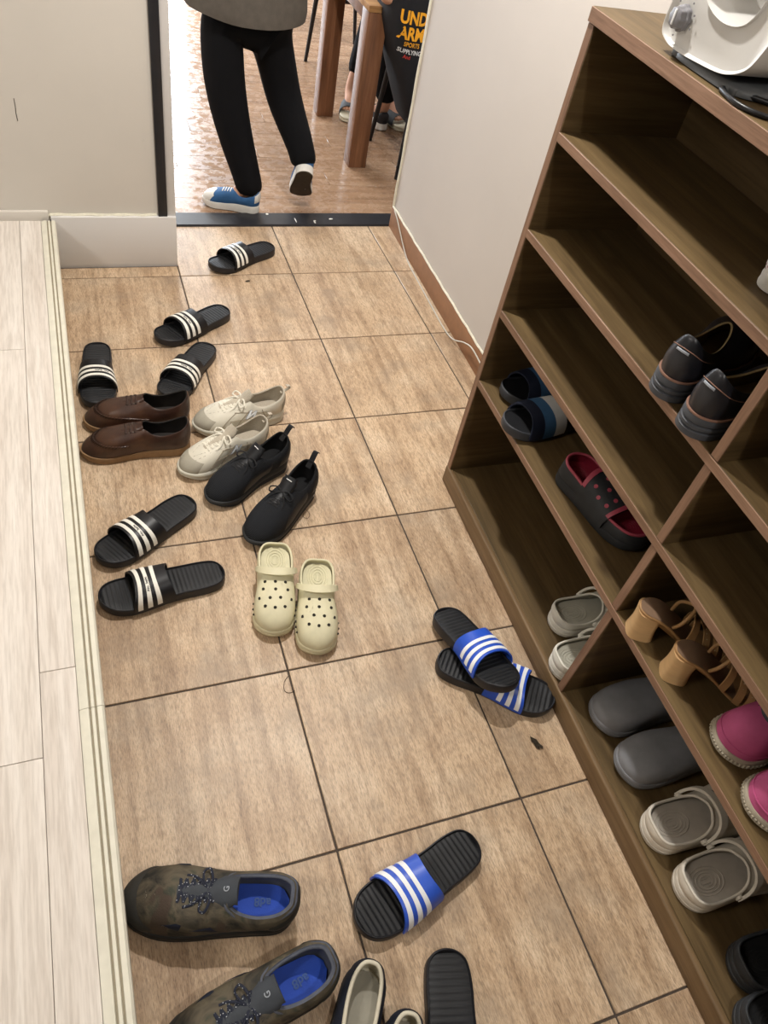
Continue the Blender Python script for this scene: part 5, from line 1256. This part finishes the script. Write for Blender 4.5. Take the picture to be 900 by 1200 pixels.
E3 = [('pel', 'sp'), ('sp', 'ch'), ('ch', 'nk'), ('nk', 'hd'), ('hd', 'ht'), ('ht', 'hx'), ('pel', 'hl'), ('hl', 'kl'), ('kl', 'al'), ('al', 'fl'), ('pel', 'hr'), ('hr', 'kr'), ('kr', 'ar'), ('ar', 'fr'), ('ch', 'sl'), ('sl', 'el'), ('el', 'wl'), ('ch', 'sr'), ('sr', 'er'), ('er', 'wr')]
for k, d in (('fl', Vector((-.32, -1, 0)).normalized()), ('fr', Vector((.34, -1, 0)).normalized())):
    lat = Vector((-d.y, d.x, 0)); b_ = Vector(J[k][:3])
    for q in range(5):
        a = b_ + lat * (q - 2) * .014 + d * (.034 - .004 * abs(q - 1.5)); c = a + d * .024 - Vector((0, 0, .010)); J['%st%da' % (k, q)] = (*a, .0095); J['%st%db' % (k, q)] = (*c, .0085); E3 += [(k, '%st%da' % (k, q)), ('%st%da' % (k, q), '%st%db' % (k, q))]
hand(J, E3, 'wl', J['wl'][:3], (.2, -1, 0), (0, 0, 1), .9, .15, 1); hand(J, E3, 'wr', J['wr'][:3], (-.2, -1, 0), (0, 0, 1), .9, .15, -1)
skin_mesh('body', rel(J, o3), E3, M_SKIN, p3, 'pel'); head(p3, Vector((1.58, 1.52, 1.16)) - o3, .92, -PI / 2, None)
J = {'pel': (1.58, 1.55, .50, .13, .10), 'hl': (1.53, 1.48, .495, .088), 'kl': (1.60, 1.20, .49, .08), 'al': (1.490, 1.13, .135, .060), 'hr': (1.66, 1.48, .495, .088), 'kr': (1.685, 1.15, .49, .08), 'ar': (1.655, 1.05, .135, .068)}
skin_mesh('trousers', rel(J, o3), [('pel', 'hl'), ('hl', 'kl'), ('kl', 'al'), ('pel', 'hr'), ('hr', 'kr'), ('kr', 'ar')], M_TRB, p3, 'pel')
bm = bmesh.new(); rings = []
for z, rx, ry in ((.50, .19, .13), (.70, .185, .13), (.88, .19, .125), (.97, .15, .09), (1.02, .06, .06)): rings.append([(rx * math.cos(a), .11 + ry * math.sin(a), z - o3.z) for a in [2 * PI * k / 36 for k in range(36)]])
add_loft(bm, rings, True, False, False); sh = mesh_obj('shirt', bm, M_CHS, p3, 80)
for s_, e_ in (((1.43, 1.56, .91), (1.375, 1.43, .74)), ((1.73, 1.56, .91), (1.795, 1.43, .74))):
    bm = bmesh.new(); add_tube(bm, [Vector(s_) - o3, Vector(e_) - o3], .06, 12, True, [.066, .052]); mesh_obj('sleeve', bm, M_CHS, sh, 80)
M_SLG = mat('grey_sandal_strap', '#4c4f53', .8, .1, 60); M_SLS = mat('cream_sandal_sole', '#cfc9b2', .6, .08, 40)
for k, d in (('l', Vector((-.32, -1, 0)).normalized()), ('r', Vector((.34, -1, 0)).normalized())):
    an = Vector(J['a' + k][:3]); L = .235; ang = math.atan2(d.y, d.x); base = Vector((1.470, 1.115, ZF)) - d * .052
    if k == 'r': base = Vector((1.640, 1.035, ZF)) - d * .050
    P = outline(SLIDE_O, L, .046, 1); bm = bmesh.new(); add_sole(bm, P, L, lambda t: .004 * smooth01((t - .75) / .3), lambda t: .024, [(.004, 0), (.0005, .1), (0, .4), (.0015, .5), (0, .6), (0, .9), (.003, 1)])
    so = mesh_obj('sandal', bm, M_SLS, p3, 50); so.location = base - o3; so.rotation_euler = (0, 0, ang)
    f = strap_fn(P, L, .42 * L, .74 * L, .056, .040, .014); bm = bmesh.new(); add_shell(bm, f, 6, 22, .004); mesh_obj('sandal_strap', bm, M_SLG, so, 60)
